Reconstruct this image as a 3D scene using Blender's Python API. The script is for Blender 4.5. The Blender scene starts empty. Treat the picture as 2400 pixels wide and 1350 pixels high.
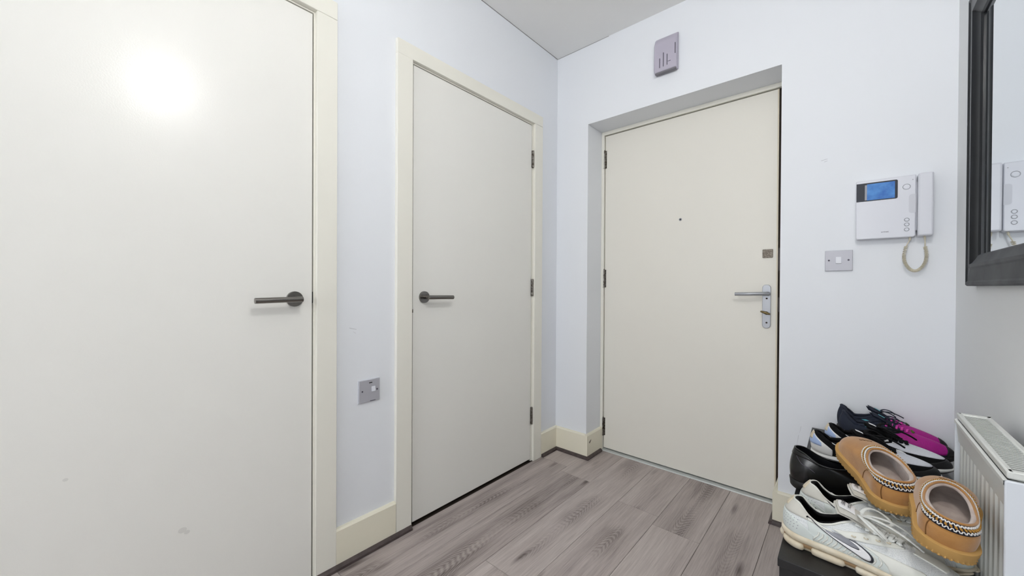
import bpy, bmesh, math, random
import numpy as np
from mathutils import Matrix, Vector

random.seed(4)
scene = bpy.context.scene
col = scene.collection
PI = math.pi

# ------------------------------------------------------------------ camera, world, exposure
CAM = (1.4279, -2.0623, 1.05)
YAW, PITCH, ROLL, FPX = map(float, (41.2942, -0.346, 0.3121, 899.798))


def camera():
    y, p, r = (math.radians(v) for v in (YAW, PITCH, ROLL))
    fw = Vector((-math.sin(y) * math.cos(p), math.cos(y) * math.cos(p), math.sin(p)))
    rt = Vector((math.cos(y), math.sin(y), 0))
    up = rt.cross(fw)
    R = math.cos(r) * rt + math.sin(r) * up
    U = -math.sin(r) * rt + math.cos(r) * up
    cd = bpy.data.cameras.new('camera')
    cd.sensor_fit = 'HORIZONTAL'
    cd.sensor_width = 36
    cd.lens = FPX / 2400 * 36
    cd.clip_start = 0.02
    o = bpy.data.objects.new('camera', cd)
    m = Matrix((R, U, -fw)).transposed().to_4x4()
    m.translation = CAM
    o.matrix_world = m
    col.objects.link(o)
    scene.camera = o


camera()
world = bpy.data.worlds.new('world')
scene.world = world
world.use_nodes = True
world.node_tree.nodes['Background'].inputs[0].default_value = (0.8, 0.85, 1, 1)
world.node_tree.nodes['Background'].inputs[1].default_value = 0.02
vs = scene.view_settings
vs.view_transform = 'Standard'
vs.look = 'None'
vs.gamma = 1
vs.use_curve_mapping = False
vs.exposure = 0.45
LAMP_POS = (1.50, -1.74, 2.16)
LAMP_W = 270.0
FILL_W = 42.0          # added area light for ambient fill, outside the added, unseen hallway opening
ld = bpy.data.lights.new('daylight', 'AREA')
ld.shape = 'RECTANGLE'
ld.size, ld.size_y = 1.0, 1.2
ld.energy = FILL_W
ld.color = (0.95, 0.975, 1.0)
lo = bpy.data.objects.new('daylight', ld)
lo.location = (0.856, -5.66, 1.55)
lo.rotation_euler = (math.radians(90), 0, 0)
col.objects.link(lo)

# ------------------------------------------------------------------ helpers


def lin(c):
    return tuple((v / 12.92 if v <= 0.04045 else ((v + 0.055) / 1.055) ** 2.4) for v in [x / 255 for x in c]) + (1,)


def mat(name, c, rough=0.5, metal=0.0, bump=None, var=None, spec=0.5, sheen=0.0, coat=0.0):
    """c sRGB 0-255; bump=(scale,strength[,stretch xyz]); var=(scale, second colour, contrast)"""
    m = bpy.data.materials.new(name)
    m.use_nodes = True
    nt = m.node_tree
    b = nt.nodes['Principled BSDF']
    b.inputs['Base Color'].default_value = lin(c)
    b.inputs['Roughness'].default_value = rough
    b.inputs['Metallic'].default_value = metal
    b.inputs['Specular IOR Level'].default_value = spec
    b.inputs['Sheen Weight'].default_value = sheen
    b.inputs['Coat Weight'].default_value = coat
    tc = nt.nodes.new('ShaderNodeTexCoord')
    if var:
        n = nt.nodes.new('ShaderNodeTexNoise')
        n.inputs['Scale'].default_value = var[0]
        n.inputs['Detail'].default_value = 5
        r = nt.nodes.new('ShaderNodeValToRGB')
        k = var[2] if len(var) > 2 else 0.2
        r.color_ramp.elements[0].position = 0.5 - k
        r.color_ramp.elements[1].position = 0.5 + k
        r.color_ramp.elements[0].color = lin(c)
        r.color_ramp.elements[1].color = lin(var[1])
        nt.links.new(tc.outputs['Object'], n.inputs['Vector'])
        nt.links.new(n.outputs['Fac'], r.inputs['Fac'])
        nt.links.new(r.outputs['Color'], b.inputs['Base Color'])
    if bump:
        mp = nt.nodes.new('ShaderNodeMapping')
        if len(bump) > 2:
            mp.inputs['Scale'].default_value = bump[2]
        n = nt.nodes.new('ShaderNodeTexNoise')
        n.inputs['Scale'].default_value = bump[0]
        n.inputs['Detail'].default_value = 3
        bp = nt.nodes.new('ShaderNodeBump')
        bp.inputs['Strength'].default_value = bump[1]
        bp.inputs['Distance'].default_value = 0.001
        nt.links.new(tc.outputs['Object'], mp.inputs['Vector'])
        nt.links.new(mp.outputs['Vector'], n.inputs['Vector'])
        nt.links.new(n.outputs['Fac'], bp.inputs['Height'])
        nt.links.new(bp.outputs['Normal'], b.inputs['Normal'])
    return m


def knit(name, c, c2, scale, rough=0.75):
    """open mesh fabric: rows of small dark holes"""
    m = mat(name, c, rough)
    nt = m.node_tree
    b = nt.nodes['Principled BSDF']
    tc = nt.nodes.new('ShaderNodeTexCoord')
    v = nt.nodes.new('ShaderNodeTexVoronoi')
    v.inputs['Scale'].default_value = scale
    v.inputs['Randomness'].default_value = 0.35
    r = nt.nodes.new('ShaderNodeValToRGB')
    r.color_ramp.elements[0].position = 0.18
    r.color_ramp.elements[1].position = 0.38
    r.color_ramp.elements[0].color = lin(c2)
    r.color_ramp.elements[1].color = lin(c)
    nt.links.new(tc.outputs['Object'], v.inputs['Vector'])
    nt.links.new(v.outputs['Distance'], r.inputs['Fac'])
    nt.links.new(r.outputs['Color'], b.inputs['Base Color'])
    bp = nt.nodes.new('ShaderNodeBump')
    bp.inputs['Strength'].default_value = 0.5
    bp.inputs['Distance'].default_value = 0.0008
    nt.links.new(v.outputs['Distance'], bp.inputs['Height'])
    nt.links.new(bp.outputs['Normal'], b.inputs['Normal'])
    return m


class MB:
    """collects geometry for ONE mesh object"""

    def __init__(s):
        s.v, s.f = [], []

    def add(s, v, f):
        k = len(s.v)
        s.v += [tuple(map(float, p)) for p in v]
        s.f += [tuple(i + k for i in q) for q in f]
        return s

    def box(s, x0, x1, y0, y1, z0, z1):
        v = [(x, y, z) for z in (z0, z1) for y in (y0, y1) for x in (x0, x1)]
        return s.add(v, [(0, 2, 3, 1), (4, 5, 7, 6), (0, 1, 5, 4), (2, 6, 7, 3), (0, 4, 6, 2), (1, 3, 7, 5)])

    def tube(s, pts, r, n=10, closed=False, caps=True):
        pts = [Vector(p) for p in pts]
        m = len(pts)
        rr = r if hasattr(r, '__len__') else [r] * m
        T = []
        for i in range(m):
            a = pts[(i - 1) % m] if (closed or i > 0) else pts[i]
            b = pts[(i + 1) % m] if (closed or i < m - 1) else pts[i]
            T.append((b - a).normalized())
        up = Vector((0, 0, 1)) if abs(T[0].z) < 0.9 else Vector((1, 0, 0))
        nrm = (up - T[0] * up.dot(T[0])).normalized()
        V = []
        for i in range(m):
            nrm = (nrm - T[i] * nrm.dot(T[i]))
            nrm = nrm.normalized() if nrm.length > 1e-9 else T[i].orthogonal().normalized()
            bi = T[i].cross(nrm)
            for k in range(n):
                a = 2 * PI * k / n
                V.append(pts[i] + (nrm * math.cos(a) + bi * math.sin(a)) * rr[i])
        F = []
        for i in range(m if closed else m - 1):
            j = (i + 1) % m
            for k in range(n):
                F.append((i * n + k, i * n + (k + 1) % n, j * n + (k + 1) % n, j * n + k))
        if caps and not closed:
            F.append(tuple(range(n - 1, -1, -1)))
            F.append(tuple((m - 1) * n + k for k in range(n)))
        return s.add(V, F)

    def prism(s, poly, axis, a0, a1):
        """extrude a 2D polygon along axis (0,1,2); polygon uses the two other axes in order"""
        o = [i for i in range(3) if i != axis]
        n = len(poly)
        V = []
        for a in (a0, a1):
            for q in poly:
                p = [0, 0, 0]
                p[axis] = a
                p[o[0]], p[o[1]] = q
                V.append(p)
        F = [tuple(range(n - 1, -1, -1)), tuple(range(n, 2 * n))]
        F += [(i, (i + 1) % n, n + (i + 1) % n, n + i) for i in range(n)]
        return s.add(V, F)

    def disc(s, c, axis, r, h, n=28, r2=None):
        """cylinder / cone frustum from c along axis by h"""
        r2 = r if r2 is None else r2
        o = [i for i in range(3) if i != axis]
        V = []
        for d, q in ((0, r), (h, r2)):
            for k in range(n):
                p = list(c)
                p[axis] += d
                p[o[0]] += q * math.cos(2 * PI * k / n)
                p[o[1]] += q * math.sin(2 * PI * k / n)
                V.append(p)
        F = [tuple(range(n - 1, -1, -1)), tuple(range(n, 2 * n))]
        F += [(i, (i + 1) % n, n + (i + 1) % n, n + i) for i in range(n)]
        return s.add(V, F)

    def ring(s, c, axis, R, r, n=24, k=8):
        o = [i for i in range(3) if i != axis]
        pts = []
        for i in range(n):
            p = list(c)
            p[o[0]] += R * math.cos(2 * PI * i / n)
            p[o[1]] += R * math.sin(2 * PI * i / n)
            pts.append(p)
        return s.tube(pts, r, k, closed=True)

    def grid(s, P, close_u=False):
        """P (nu,nv,3) quads"""
        nu, nv = P.shape[:2]
        F = []
        for i in range(nu if close_u else nu - 1):
            j = (i + 1) % nu
            for k in range(nv - 1):
                F.append((i * nv + k, j * nv + k, j * nv + k + 1, i * nv + k + 1))
        return s.add(P.reshape(-1, 3), F)


def obj(name, mb, m, parent=None, smooth=False, bevel=0.0, seg=2, world_coords=True, fix=True):
    me = bpy.data.meshes.new(name)
    me.from_pydata(mb.v, [], mb.f)
    if fix:
        bm = bmesh.new()
        bm.from_mesh(me)
        bmesh.ops.remove_doubles(bm, verts=bm.verts, dist=1e-6)
        bmesh.ops.recalc_face_normals(bm, faces=bm.faces)
        bm.to_mesh(me)
        bm.free()
    me.materials.append(m)
    o = bpy.data.objects.new(name, me)
    col.objects.link(o)
    if parent is not None:
        o.parent = parent
        if world_coords and parent.type == 'EMPTY':
            o.matrix_parent_inverse = Matrix.Translation(-Vector(parent.location))
    if smooth:
        me.polygons.foreach_set('use_smooth', [True] * len(me.polygons))
        if smooth is not True:
            try:
                me.set_sharp_from_angle(angle=math.radians(smooth))
            except Exception:
                pass
    if bevel:
        md = o.modifiers.new('bevel', 'BEVEL')
        md.width = bevel
        md.segments = seg
        md.limit_method = 'ANGLE'
        md.angle_limit = math.radians(35)
        md.harden_normals = False
        me.polygons.foreach_set('use_smooth', [True] * len(me.polygons))
        try:
            me.set_sharp_from_angle(angle=math.radians(35))
        except Exception:
            pass
    return o


def tag(o, label, cat, group=None, kind=None):
    o['label'] = label
    o['category'] = cat
    if group:
        o['group'] = group
    if kind:
        o['kind'] = kind
    return o


def empty(name, loc, label, cat, group=None, kind=None, rz=0.0):
    o = bpy.data.objects.new(name, None)
    o.empty_display_size = 0.05
    o.location = loc
    o.rotation_euler = (0, 0, rz)
    col.objects.link(o)
    return tag(o, label, cat, group, kind)


def rrect(a0, a1, b0, b1, r, n=6, corners=(1, 1, 1, 1)):
    """rounded rectangle polygon; corners: (a0b0, a1b0, a1b1, a0b1)"""
    P = []
    for k, (ca, cb, st) in enumerate(((a0 + r, b0 + r, PI), (a1 - r, b0 + r, 1.5 * PI), (a1 - r, b1 - r, 0), (a0 + r, b1 - r, PI / 2))):
        if corners[k]:
            for i in range(n + 1):
                t = st + PI / 2 * i / n
                P.append((ca + r * math.cos(t), cb + r * math.sin(t)))
        else:
            P.append(((a0, b0), (a1, b0), (a1, b1), (a0, b1))[k])
    return P


def text_mesh(body, size, depth=0.0002):
    cu = bpy.data.curves.new('lettering', 'FONT')
    cu.body = body
    cu.size = size
    cu.align_x = 'CENTER'
    cu.align_y = 'CENTER'
    cu.extrude = depth
    cu.resolution_u = 3
    t = bpy.data.objects.new('lettering', cu)
    col.objects.link(t)
    bpy.context.view_layer.update()
    me = bpy.data.meshes.new_from_object(t.evaluated_get(bpy.context.evaluated_depsgraph_get()))
    V = [v.co.copy() for v in me.vertices]
    F = [tuple(p.vertices) for p in me.polygons]
    bpy.data.objects.remove(t)
    bpy.data.meshes.remove(me)
    bpy.data.curves.remove(cu)
    return V, F


# ------------------------------------------------------------------ materials
M = {}
M['wall'] = mat('wall paint', (240, 243, 248), 0.55, bump=(60, 0.12), spec=0.3)
M['wallr'] = mat('right wall paint', (236, 238, 239), 0.55, bump=(60, 0.12), spec=0.3)
M['ceil'] = mat('ceiling paint', (248, 248, 247), 0.8, bump=(80, 0.1), spec=0.2)
M['cream'] = mat('cream gloss woodwork', (242, 240, 230), 0.32, bump=(25, 0.05), spec=0.4)
M['doorp'] = mat('door paint', (241, 240, 235), 0.215, bump=(260, 0.14), spec=0.3)
M['doore'] = mat('entrance door paint', (238, 235, 226), 0.42, bump=(120, 0.08), spec=0.4)
M['gap'] = mat('dark gap', (52, 42, 34), 0.9)
M['skirt'] = mat('cream gloss skirting', (241, 236, 217), 0.32, spec=0.4)
M['bead'] = mat('dark floor beading', (84, 73, 72), 0.5, var=(40, (66, 56, 55)))
M['lacq'] = mat('dark bronze metal', (128, 125, 121), 0.24, 1.0)
M['steel'] = mat('satin steel', (164, 166, 171), 0.38, 0.55, bump=(300, 0.05, (1, 1, 12)))
M['hinge'] = mat('worn hinge steel', (150, 146, 140), 0.35, 1.0, var=(90, (70, 62, 52), 0.15))
M['alu'] = mat('aluminium strip', (206, 210, 208), 0.45, 0.2)
M['brass'] = mat('aged brass', (120, 106, 74), 0.4, 1.0)
M['black'] = mat('black', (12, 12, 13), 0.5)
M['white'] = mat('white plastic', (226, 228, 236), 0.28)
M['greyp'] = mat('grey line plastic', (150, 152, 160), 0.4)
M['lav'] = mat('aged sounder plastic', (188, 183, 198), 0.45)
M['lavd'] = mat('sounder slot', (88, 84, 98), 0.6)
M['cord'] = mat('cream cord', (214, 207, 186), 0.45)
M['plate'] = mat('brushed plate', (186, 186, 194), 0.42, 0.15, bump=(200, 0.05, (1, 1, 10)))
M['frame'] = mat('black frame paint', (19, 21, 25), 0.36, var=(9, (30, 33, 37), 0.3), bump=(30, 0.1), spec=0.3)
M['framed'] = mat('dusty black frame', (30, 32, 35), 0.6, var=(14, (72, 75, 77), 0.25), bump=(60, 0.15))
M['mirror'] = mat('mirror silver', (226, 231, 234), 0.02, 1.0)
M['rad'] = mat('radiator enamel', (226, 228, 224), 0.35)
M['radend'] = mat('radiator end enamel', (226, 231, 238), 0.35)
M['cab'] = mat('black cabinet laminate', (24, 24, 26), 0.42, bump=(90, 0.1))
M['scuff'] = mat('grey scuff', (212, 214, 220), 0.7)
M['scuffd'] = mat('dark scuff', (110, 100, 88), 0.7)
M['plastic_w'] = mat('lamp white', (235, 235, 235), 0.4)


def glow(name, c, e):
    m = bpy.data.materials.new(name)
    m.use_nodes = True
    b = m.node_tree.nodes['Principled BSDF']
    b.inputs['Base Color'].default_value = lin(c)
    b.inputs['Emission Color'].default_value = lin(c)
    b.inputs['Emission Strength'].default_value = e
    return m


def oak():
    m = bpy.data.materials.new('grey oak laminate')
    m.use_nodes = True
    nt = m.node_tree
    N = nt.nodes.new
    Lk = nt.links.new
    b = nt.nodes['Principled BSDF']
    b.inputs['Roughness'].default_value = 0.42
    b.inputs['Specular IOR Level'].default_value = 0.35
    tc = N('ShaderNodeTexCoord')
    oi = N('ShaderNodeObjectInfo')
    rv = N('ShaderNodeVectorMath')
    rv.operation = 'SCALE'
    rv.inputs[0].default_value = (13.7, 29.3, 7.1)
    Lk(oi.outputs['Random'], rv.inputs['Scale'])
    ad = N('ShaderNodeVectorMath')
    ad.operation = 'ADD'
    Lk(tc.outputs['Object'], ad.inputs[0])
    Lk(rv.outputs[0], ad.inputs[1])
    # slow warp so that the grain wanders round knots
    mw = N('ShaderNodeMapping')
    mw.inputs['Scale'].default_value = (9, 1.1, 1)
    Lk(ad.outputs[0], mw.inputs['Vector'])
    w = N('ShaderNodeTexNoise')
    w.inputs['Scale'].default_value = 1.0
    w.inputs['Detail'].default_value = 2
    Lk(mw.outputs[0], w.inputs['Vector'])
    # fine streaks
    m1 = N('ShaderNodeMapping')
    m1.inputs['Scale'].default_value = (210, 7.0, 1)
    Lk(ad.outputs[0], m1.inputs['Vector'])
    f1 = N('ShaderNodeTexNoise')
    f1.inputs['Scale'].default_value = 1
    f1.inputs['Detail'].default_value = 6
    f1.inputs['Roughness'].default_value = 0.65
    Lk(m1.outputs[0], f1.inputs['Vector'])
    # broad tone
    m2 = N('ShaderNodeMapping')
    m2.inputs['Scale'].default_value = (22, 1.2, 1)
    Lk(ad.outputs[0], m2.inputs['Vector'])
    f2 = N('ShaderNodeTexNoise')
    f2.inputs['Scale'].default_value = 1
    f2.inputs['Detail'].default_value = 3
    Lk(m2.outputs[0], f2.inputs['Vector'])
    # knots
    m3 = N('ShaderNodeMapping')
    m3.inputs['Scale'].default_value = (9.0, 2.0, 1)
    Lk(ad.outputs[0], m3.inputs['Vector'])
    kn = N('ShaderNodeTexVoronoi')
    kn.inputs['Scale'].default_value = 1
    Lk(m3.outputs[0], kn.inputs['Vector'])
    kr = N('ShaderNodeMapRange')
    kr.inputs['From Min'].default_value = 0.02
    kr.inputs['From Max'].default_value = 0.15
    kr.inputs['To Min'].default_value = 1
    kr.inputs['To Max'].default_value = 0
    Lk(kn.outputs['Distance'], kr.inputs['Value'])

    def mad(a, k, bsock):
        q = N('ShaderNodeMath')
        q.operation = 'MULTIPLY_ADD'
        Lk(a, q.inputs[0])
        q.inputs[1].default_value = k
        if isinstance(bsock, float):
            q.inputs[2].default_value = bsock
        else:
            Lk(bsock, q.inputs[2])
        return q.outputs[0]
    sc_ = N('ShaderNodeSeparateColor')
    Lk(oi.outputs['Color'], sc_.inputs[0])
    # nested cathedral arches along the middle of each plank: y + k*(x - centre)^2 contour lines
    def math_(op, a, b):
        q = N('ShaderNodeMath')
        q.operation = op
        for k_, v_ in enumerate((a, b)):
            if v_ is None:
                continue
            if isinstance(v_, float):
                q.inputs[k_].default_value = v_
            else:
                Lk(v_, q.inputs[k_])
        return q.outputs[0]
    sx = N('ShaderNodeSeparateXYZ')
    Lk(tc.outputs['Object'], sx.inputs[0])
    wob = math_('MULTIPLY', math_('SUBTRACT', w.outputs['Fac'], 0.5), 0.09)
    u = math_('ADD', math_('SUBTRACT', sx.outputs['X'], math_('MULTIPLY', sc_.outputs[1], 2.0)), wob)
    u2 = math_('MULTIPLY', u, u)
    sign = math_('SUBTRACT', math_('MULTIPLY', sc_.outputs[2], 2.0), 1.0)
    fld = math_('ADD', math_('MULTIPLY', math_('MULTIPLY', u2, 75.0), sign), sx.outputs['Y'])
    fld = math_('ADD', fld, math_('MULTIPLY', f2.outputs['Fac'], 0.12))
    band = math_('SINE', math_('MULTIPLY', fld, 240.0), None)
    mu_ = N('ShaderNodeMapRange')
    mu_.inputs['From Min'].default_value = 0.0006
    mu_.inputs['From Max'].default_value = 0.0042
    mu_.inputs['To Min'].default_value = 1
    mu_.inputs['To Max'].default_value = 0
    Lk(u2, mu_.inputs['Value'])
    my = N('ShaderNodeMapping')
    my.inputs['Scale'].default_value = (1.0, 2.3, 1)
    Lk(ad.outputs[0], my.inputs['Vector'])
    ny = N('ShaderNodeTexNoise')
    ny.inputs['Scale'].default_value = 1.0
    ny.inputs['Detail'].default_value = 1
    Lk(my.outputs[0], ny.inputs['Vector'])
    mf = N('ShaderNodeMapRange')
    mf.inputs['From Min'].default_value = 0.44
    mf.inputs['From Max'].default_value = 0.60
    Lk(ny.outputs['Fac'], mf.inputs['Value'])
    heart = math_('MULTIPLY', mu_.outputs[0], mf.outputs[0])
    t = mad(math_('MULTIPLY', band, heart), 0.065, 0.095)
    t = mad(heart, -0.13, t)
    t = mad(f1.outputs['Fac'], 0.50, t)
    t = mad(f2.outputs['Fac'], 0.42, t)
    t = mad(kr.outputs[0], -0.26, t)
    t = mad(sc_.outputs[0], 0.16, t)
    r = N('ShaderNodeValToRGB')
    e = r.color_ramp.elements
    e[0].position = 0.30
    e[0].color = lin((98, 88, 85))
    e[1].position = 0.86
    e[1].color = lin((212, 202, 197))
    q = e.new(0.56)
    q.color = lin((170, 159, 155))
    Lk(t, r.inputs['Fac'])
    Lk(r.outputs['Color'], b.inputs['Base Color'])
    bp = N('ShaderNodeBump')
    bp.inputs['Strength'].default_value = 0.1
    bp.inputs['Distance'].default_value = 0.0006
    Lk(f1.outputs['Fac'], bp.inputs['Height'])
    Lk(bp.outputs['Normal'], b.inputs['Normal'])
    return m


M['oak'] = oak()

# ------------------------------------------------------------------ room shell
W, H = 1.7124, 2.5135
YB = -5.5            # wall behind the camera
XR1, XR2, ZR, DR = 0.2261, 1.1967, 2.0343, 0.1835      # entrance recess
T = 0.018
ZBB = 0.1453


def build_shell():
    # left wall, two door openings
    mb = MB()
    t = -0.14
    mb.box(t, 0, -0.2525 + 0.03, 0.3, 0, H)
    mb.box(t, 0, -1.1058 - 0.03, -0.2225, 2.045, H)
    mb.box(t, 0, -1.4703, -1.1358, 0, H)
    mb.box(t, 0, -2.33, -1.4703, 2.045, H)
    mb.box(t, 0, YB - 0.1, -2.33, 0, H)
    tag(obj('wall_left', mb, M['wall']), 'bluish white painted wall holding the two flush inner doors', 'wall', kind='structure')
    mb = MB()
    mb.box(0, XR1, 0, 0.3, 0, H)
    mb.box(XR1, XR2, 0, 0.3, ZR, H)
    mb.box(XR2, W + 0.1, 0, 0.3, 0, H)
    tag(obj('wall_back', mb, M['wall']), 'white wall around the recessed entrance door', 'wall', kind='structure')
    tag(obj('wall_right', MB().box(W, W + 0.1, YB - 0.1, 0, 0, H), M['wallr']), 'grey white wall carrying the black framed mirror and radiator', 'wall', kind='structure')
    wx0, wx1, wz0, wz1 = 0.356, 1.356, 0.95, 2.15
    mb = MB().box(0, wx0, YB - 0.1, YB, 0, H).box(wx1, W, YB - 0.1, YB, 0, H).box(wx0, wx1, YB - 0.1, YB, 0, wz0).box(wx0, wx1, YB - 0.1, YB, wz1, H)
    wn = empty('window_1', ((wx0 + wx1) / 2, YB, wz0), 'white framed window at the far end of the hallway behind the viewer', 'window', kind='structure')  # added and unseen, put in to let the fill light into the hallway
    fm = MB()
    for q in ((wx0, wx0 + 0.05, wz0, wz1), (wx1 - 0.05, wx1, wz0, wz1), (wx0 + 0.05, wx1 - 0.05, wz0, wz0 + 0.05), (wx0 + 0.05, wx1 - 0.05, wz1 - 0.05, wz1)):
        fm.box(q[0], q[1], YB - 0.08, YB - 0.03, q[2], q[3])
    obj('window_frame', fm, M['white'], wn)
    gm = bpy.data.materials.new('window glass')
    gm.use_nodes = True
    nt = gm.node_tree
    nt.nodes.remove(nt.nodes['Principled BSDF'])
    mx, tr_, gl = nt.nodes.new('ShaderNodeMixShader'), nt.nodes.new('ShaderNodeBsdfTransparent'), nt.nodes.new('ShaderNodeBsdfGlossy')
    mx.inputs[0].default_value = 0.06
    gl.inputs['Roughness'].default_value = 0.02
    nt.links.new(tr_.outputs[0], mx.inputs[1])
    nt.links.new(gl.outputs[0], mx.inputs[2])
    nt.links.new(mx.outputs[0], nt.nodes['Material Output'].inputs[0])
    obj('pane', MB().box(wx0 + 0.05, wx1 - 0.05, YB - 0.057, YB - 0.053, wz0 + 0.05, wz1 - 0.05), gm, wn)
    tag(obj('wall_front', mb, M['wall']), 'plain white wall closing the hallway behind the viewer', 'wall', kind='structure')
    tag(obj('ceiling', MB().box(-0.14, W + 0.1, YB - 0.1, 0.3, H, H + 0.1), M['ceil']), 'plain pale grey painted ceiling', 'ceiling', kind='structure')
    # grey strips painted as the gap shadow where ceiling meets the walls
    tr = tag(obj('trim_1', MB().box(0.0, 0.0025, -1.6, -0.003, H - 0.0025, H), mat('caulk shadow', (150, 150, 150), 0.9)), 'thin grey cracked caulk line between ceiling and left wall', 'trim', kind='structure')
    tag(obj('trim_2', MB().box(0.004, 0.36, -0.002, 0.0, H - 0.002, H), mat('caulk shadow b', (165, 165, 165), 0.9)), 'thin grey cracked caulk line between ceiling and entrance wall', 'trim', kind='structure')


build_shell()


def build_floor():
    fl = tag(obj('floor', MB().box(-0.2, W + 0.1, YB - 0.1, 0.3, -0.06, -0.0085), M['gap']), 'grey oak effect laminate plank floor', 'floor', kind='structure')
    xs = [0.0085, 0.2025, 0.391, 0.587, 0.7825, 0.977, 1.172, 1.3665, 1.561, 1.7115]
    ends = [-0.174, -0.241, -1.027, -0.308, -0.380, -0.594, -0.95, -0.20, -0.72]
    Lp = 1.256
    TONE = {(0, True): 0.55, (0, False): 0.12, (1, True): 0.5, (1, False): 0.15, (2, True): 0.72, (2, False): 0.75, (3, True): 0.5, (3, False): 0.42, (4, True): 0.4, (4, False): 0.72, (5, True): 0.6, (5, False): 0.6, (6, True): 0.66, (6, False): 0.7}
    g = 0.0006
    for i, e in enumerate(ends):
        x0, x1 = xs[i], xs[i + 1]
        y = e
        while y < 0.2:
            y += Lp
        while y > YB:
            a, b = max(y - Lp, YB), min(y, 0.175)
            if b - a > 0.02:
                mb = MB()
                c = 0.0011
                mb.box(x0 + g, x1 - g, a + g, b - g, -0.0084, 0.0)
                # shallow V joint: chamfer the top edge
                v = mb.v
                top = [(x0 + g + c, a + g + c), (x1 - g - c, a + g + c), (x0 + g + c, b - g - c), (x1 - g - c, b - g - c)]
                lo = [(x0 + g, a + g), (x1 - g, a + g), (x0 + g, b - g), (x1 - g, b - g)]
                V = [(p[0], p[1], -0.0084) for p in lo] + [(p[0], p[1], -c) for p in lo] + [(p[0], p[1], 0) for p in top]
                F = [(8, 9, 11, 10)]
                for s0 in (0, 4):
                    F += [(s0, s0 + 1, s0 + 5, s0 + 4), (s0 + 1, s0 + 3, s0 + 7, s0 + 5), (s0 + 3, s0 + 2, s0 + 6, s0 + 7), (s0 + 2, s0, s0 + 4, s0 + 6)]
                q = MB().add(V, F)
                pk = obj('plank', q, M['oak'], fl)
                t = TONE.get((i, b > e + 0.01), random.uniform(0.45, 0.65))
                pk.color = (t, (x0 + x1) / 4, random.choice((0.0, 1.0)), 1)
            y -= Lp
    return fl


build_floor()


def build_skirting():
    def board(mb, p0, p1, n):
        """p0,p1 ends on the wall face, n unit normal into the room"""
        prof = [(0, 0.0), (T, 0.0), (T, ZBB - 0.006), (T - 0.006, ZBB), (0, ZBB)]
        V = []
        for p in (p0, p1):
            for d, z in prof:
                V.append((p[0] + n[0] * d, p[1] + n[1] * d, z))
        k = len(prof)
        F = [tuple(range(k)), tuple(range(2 * k - 1, k - 1, -1))] + [(i, (i + 1) % k, k + (i + 1) % k, k + i) for i in range(k)]
        mb.add(V, F)

    def bead(mb, p0, p1, n):
        prof = [(T, 0.0005), (T + 0.014, 0.0005), (T + 0.0125, 0.009), (T + 0.007, 0.0155), (T, 0.018)]
        V = []
        for p in (p0, p1):
            for d, z in prof:
                V.append((p[0] + n[0] * d, p[1] + n[1] * d, z))
        k = len(prof)
        F = [tuple(range(k)), tuple(range(2 * k - 1, k - 1, -1))] + [(i, (i + 1) % k, k + (i + 1) % k, k + i) for i in range(k)]
        mb.add(V, F)
    e = T + 0.014
    # left wall pieces
    mb = MB()
    board(mb, (0, -1.429), (0, -1.1815), (1, 0))
    o = tag(obj('baseboard_left', mb, M['skirt']), 'cream baseboard between the two inner door frames', 'baseboard', kind='structure')
    b = MB()
    bead(b, (0, -1.499), (0, -1.108), (1, 0))
    obj('floor_bead', b, M['bead'], o, smooth=30)['label'] = 'dark brown beading along the floor'
    mb = MB()
    board(mb, (0, -0.1805), (0, 0), (1, 0))
    o = tag(obj('baseboard_corner', mb, M['skirt']), 'short cream baseboard in the corner beside the inner door', 'baseboard', kind='structure')
    b = MB()
    bead(b, (0, -0.176), (0, -T), (1, 0))
    obj('floor_bead', b, M['bead'], o, smooth=30)
    # back wall left of the recess, wrapping into it
    mb = MB()
    board(mb, (T, 0), (XR1, 0), (0, -1))
    board(mb, (XR1, -T), (XR1, DR - 0.0122), (1, 0))
    o = tag(obj('baseboard_back', mb, M['skirt']), 'cream baseboard wrapping the corner into the entrance recess', 'baseboard', kind='structure')
    b = MB()
    bead(b, (T, 0), (XR1 + T, 0), (0, -1))
    bead(b, (XR1, -e), (XR1, DR - 0.035), (1, 0))
    obj('floor_bead', b, M['bead'], o, smooth=30)
    sc = MB()
    sc.add([(XR1 + T + 0.0004, 0.004, 0.098), (XR1 + T + 0.0004, 0.028, 0.110), (XR1 + T + 0.0004, 0.030, 0.104), (XR1 + T + 0.0004, 0.012, 0.088)], [(0, 1, 2, 3)])
    obj('scuff_mark', sc, M['scuffd'], o, fix=False)
    # back wall right of the recess
    mb = MB()
    board(mb, (XR2, 0), (W, 0), (0, -1))
    board(mb, (XR2, -T), (XR2, DR - 0.0122), (-1, 0))
    o = tag(obj('baseboard_entrance', mb, M['skirt']), 'cream baseboard under the intercom beside the shoes', 'baseboard', kind='structure')
    b = MB()
    bead(b, (XR2 - T, 0), (1.3, 0), (0, -1))
    bead(b, (XR2, -e), (XR2, DR - 0.035), (-1, 0))
    obj('floor_bead', b, M['bead'], o, smooth=30)
    mb = MB()
    board(mb, (W, -T), (W, YB), (-1, 0))
    tag(obj('baseboard_right', mb, M['skirt']), 'cream baseboard under the radiator', 'baseboard', kind='structure')


build_skirting()

# ------------------------------------------------------------------ doors


def casing(parent, y0, y1, zo, w, zt, lower=0.0):
    """flat architrave on the left wall round opening y0..y1, width w"""
    d = T
    c = 0.0015
    for nm, a, b, z0, z1 in (('casing', y0 - w, y0, lower, zo), ('casing', y1, y1 + w, lower, zo), ('casing', y0 - w, y1 + w, zo, zt)):
        obj(nm, MB().box(0, d, a, b, z0, z1), M['cream'], parent, bevel=c, seg=1)


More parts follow.
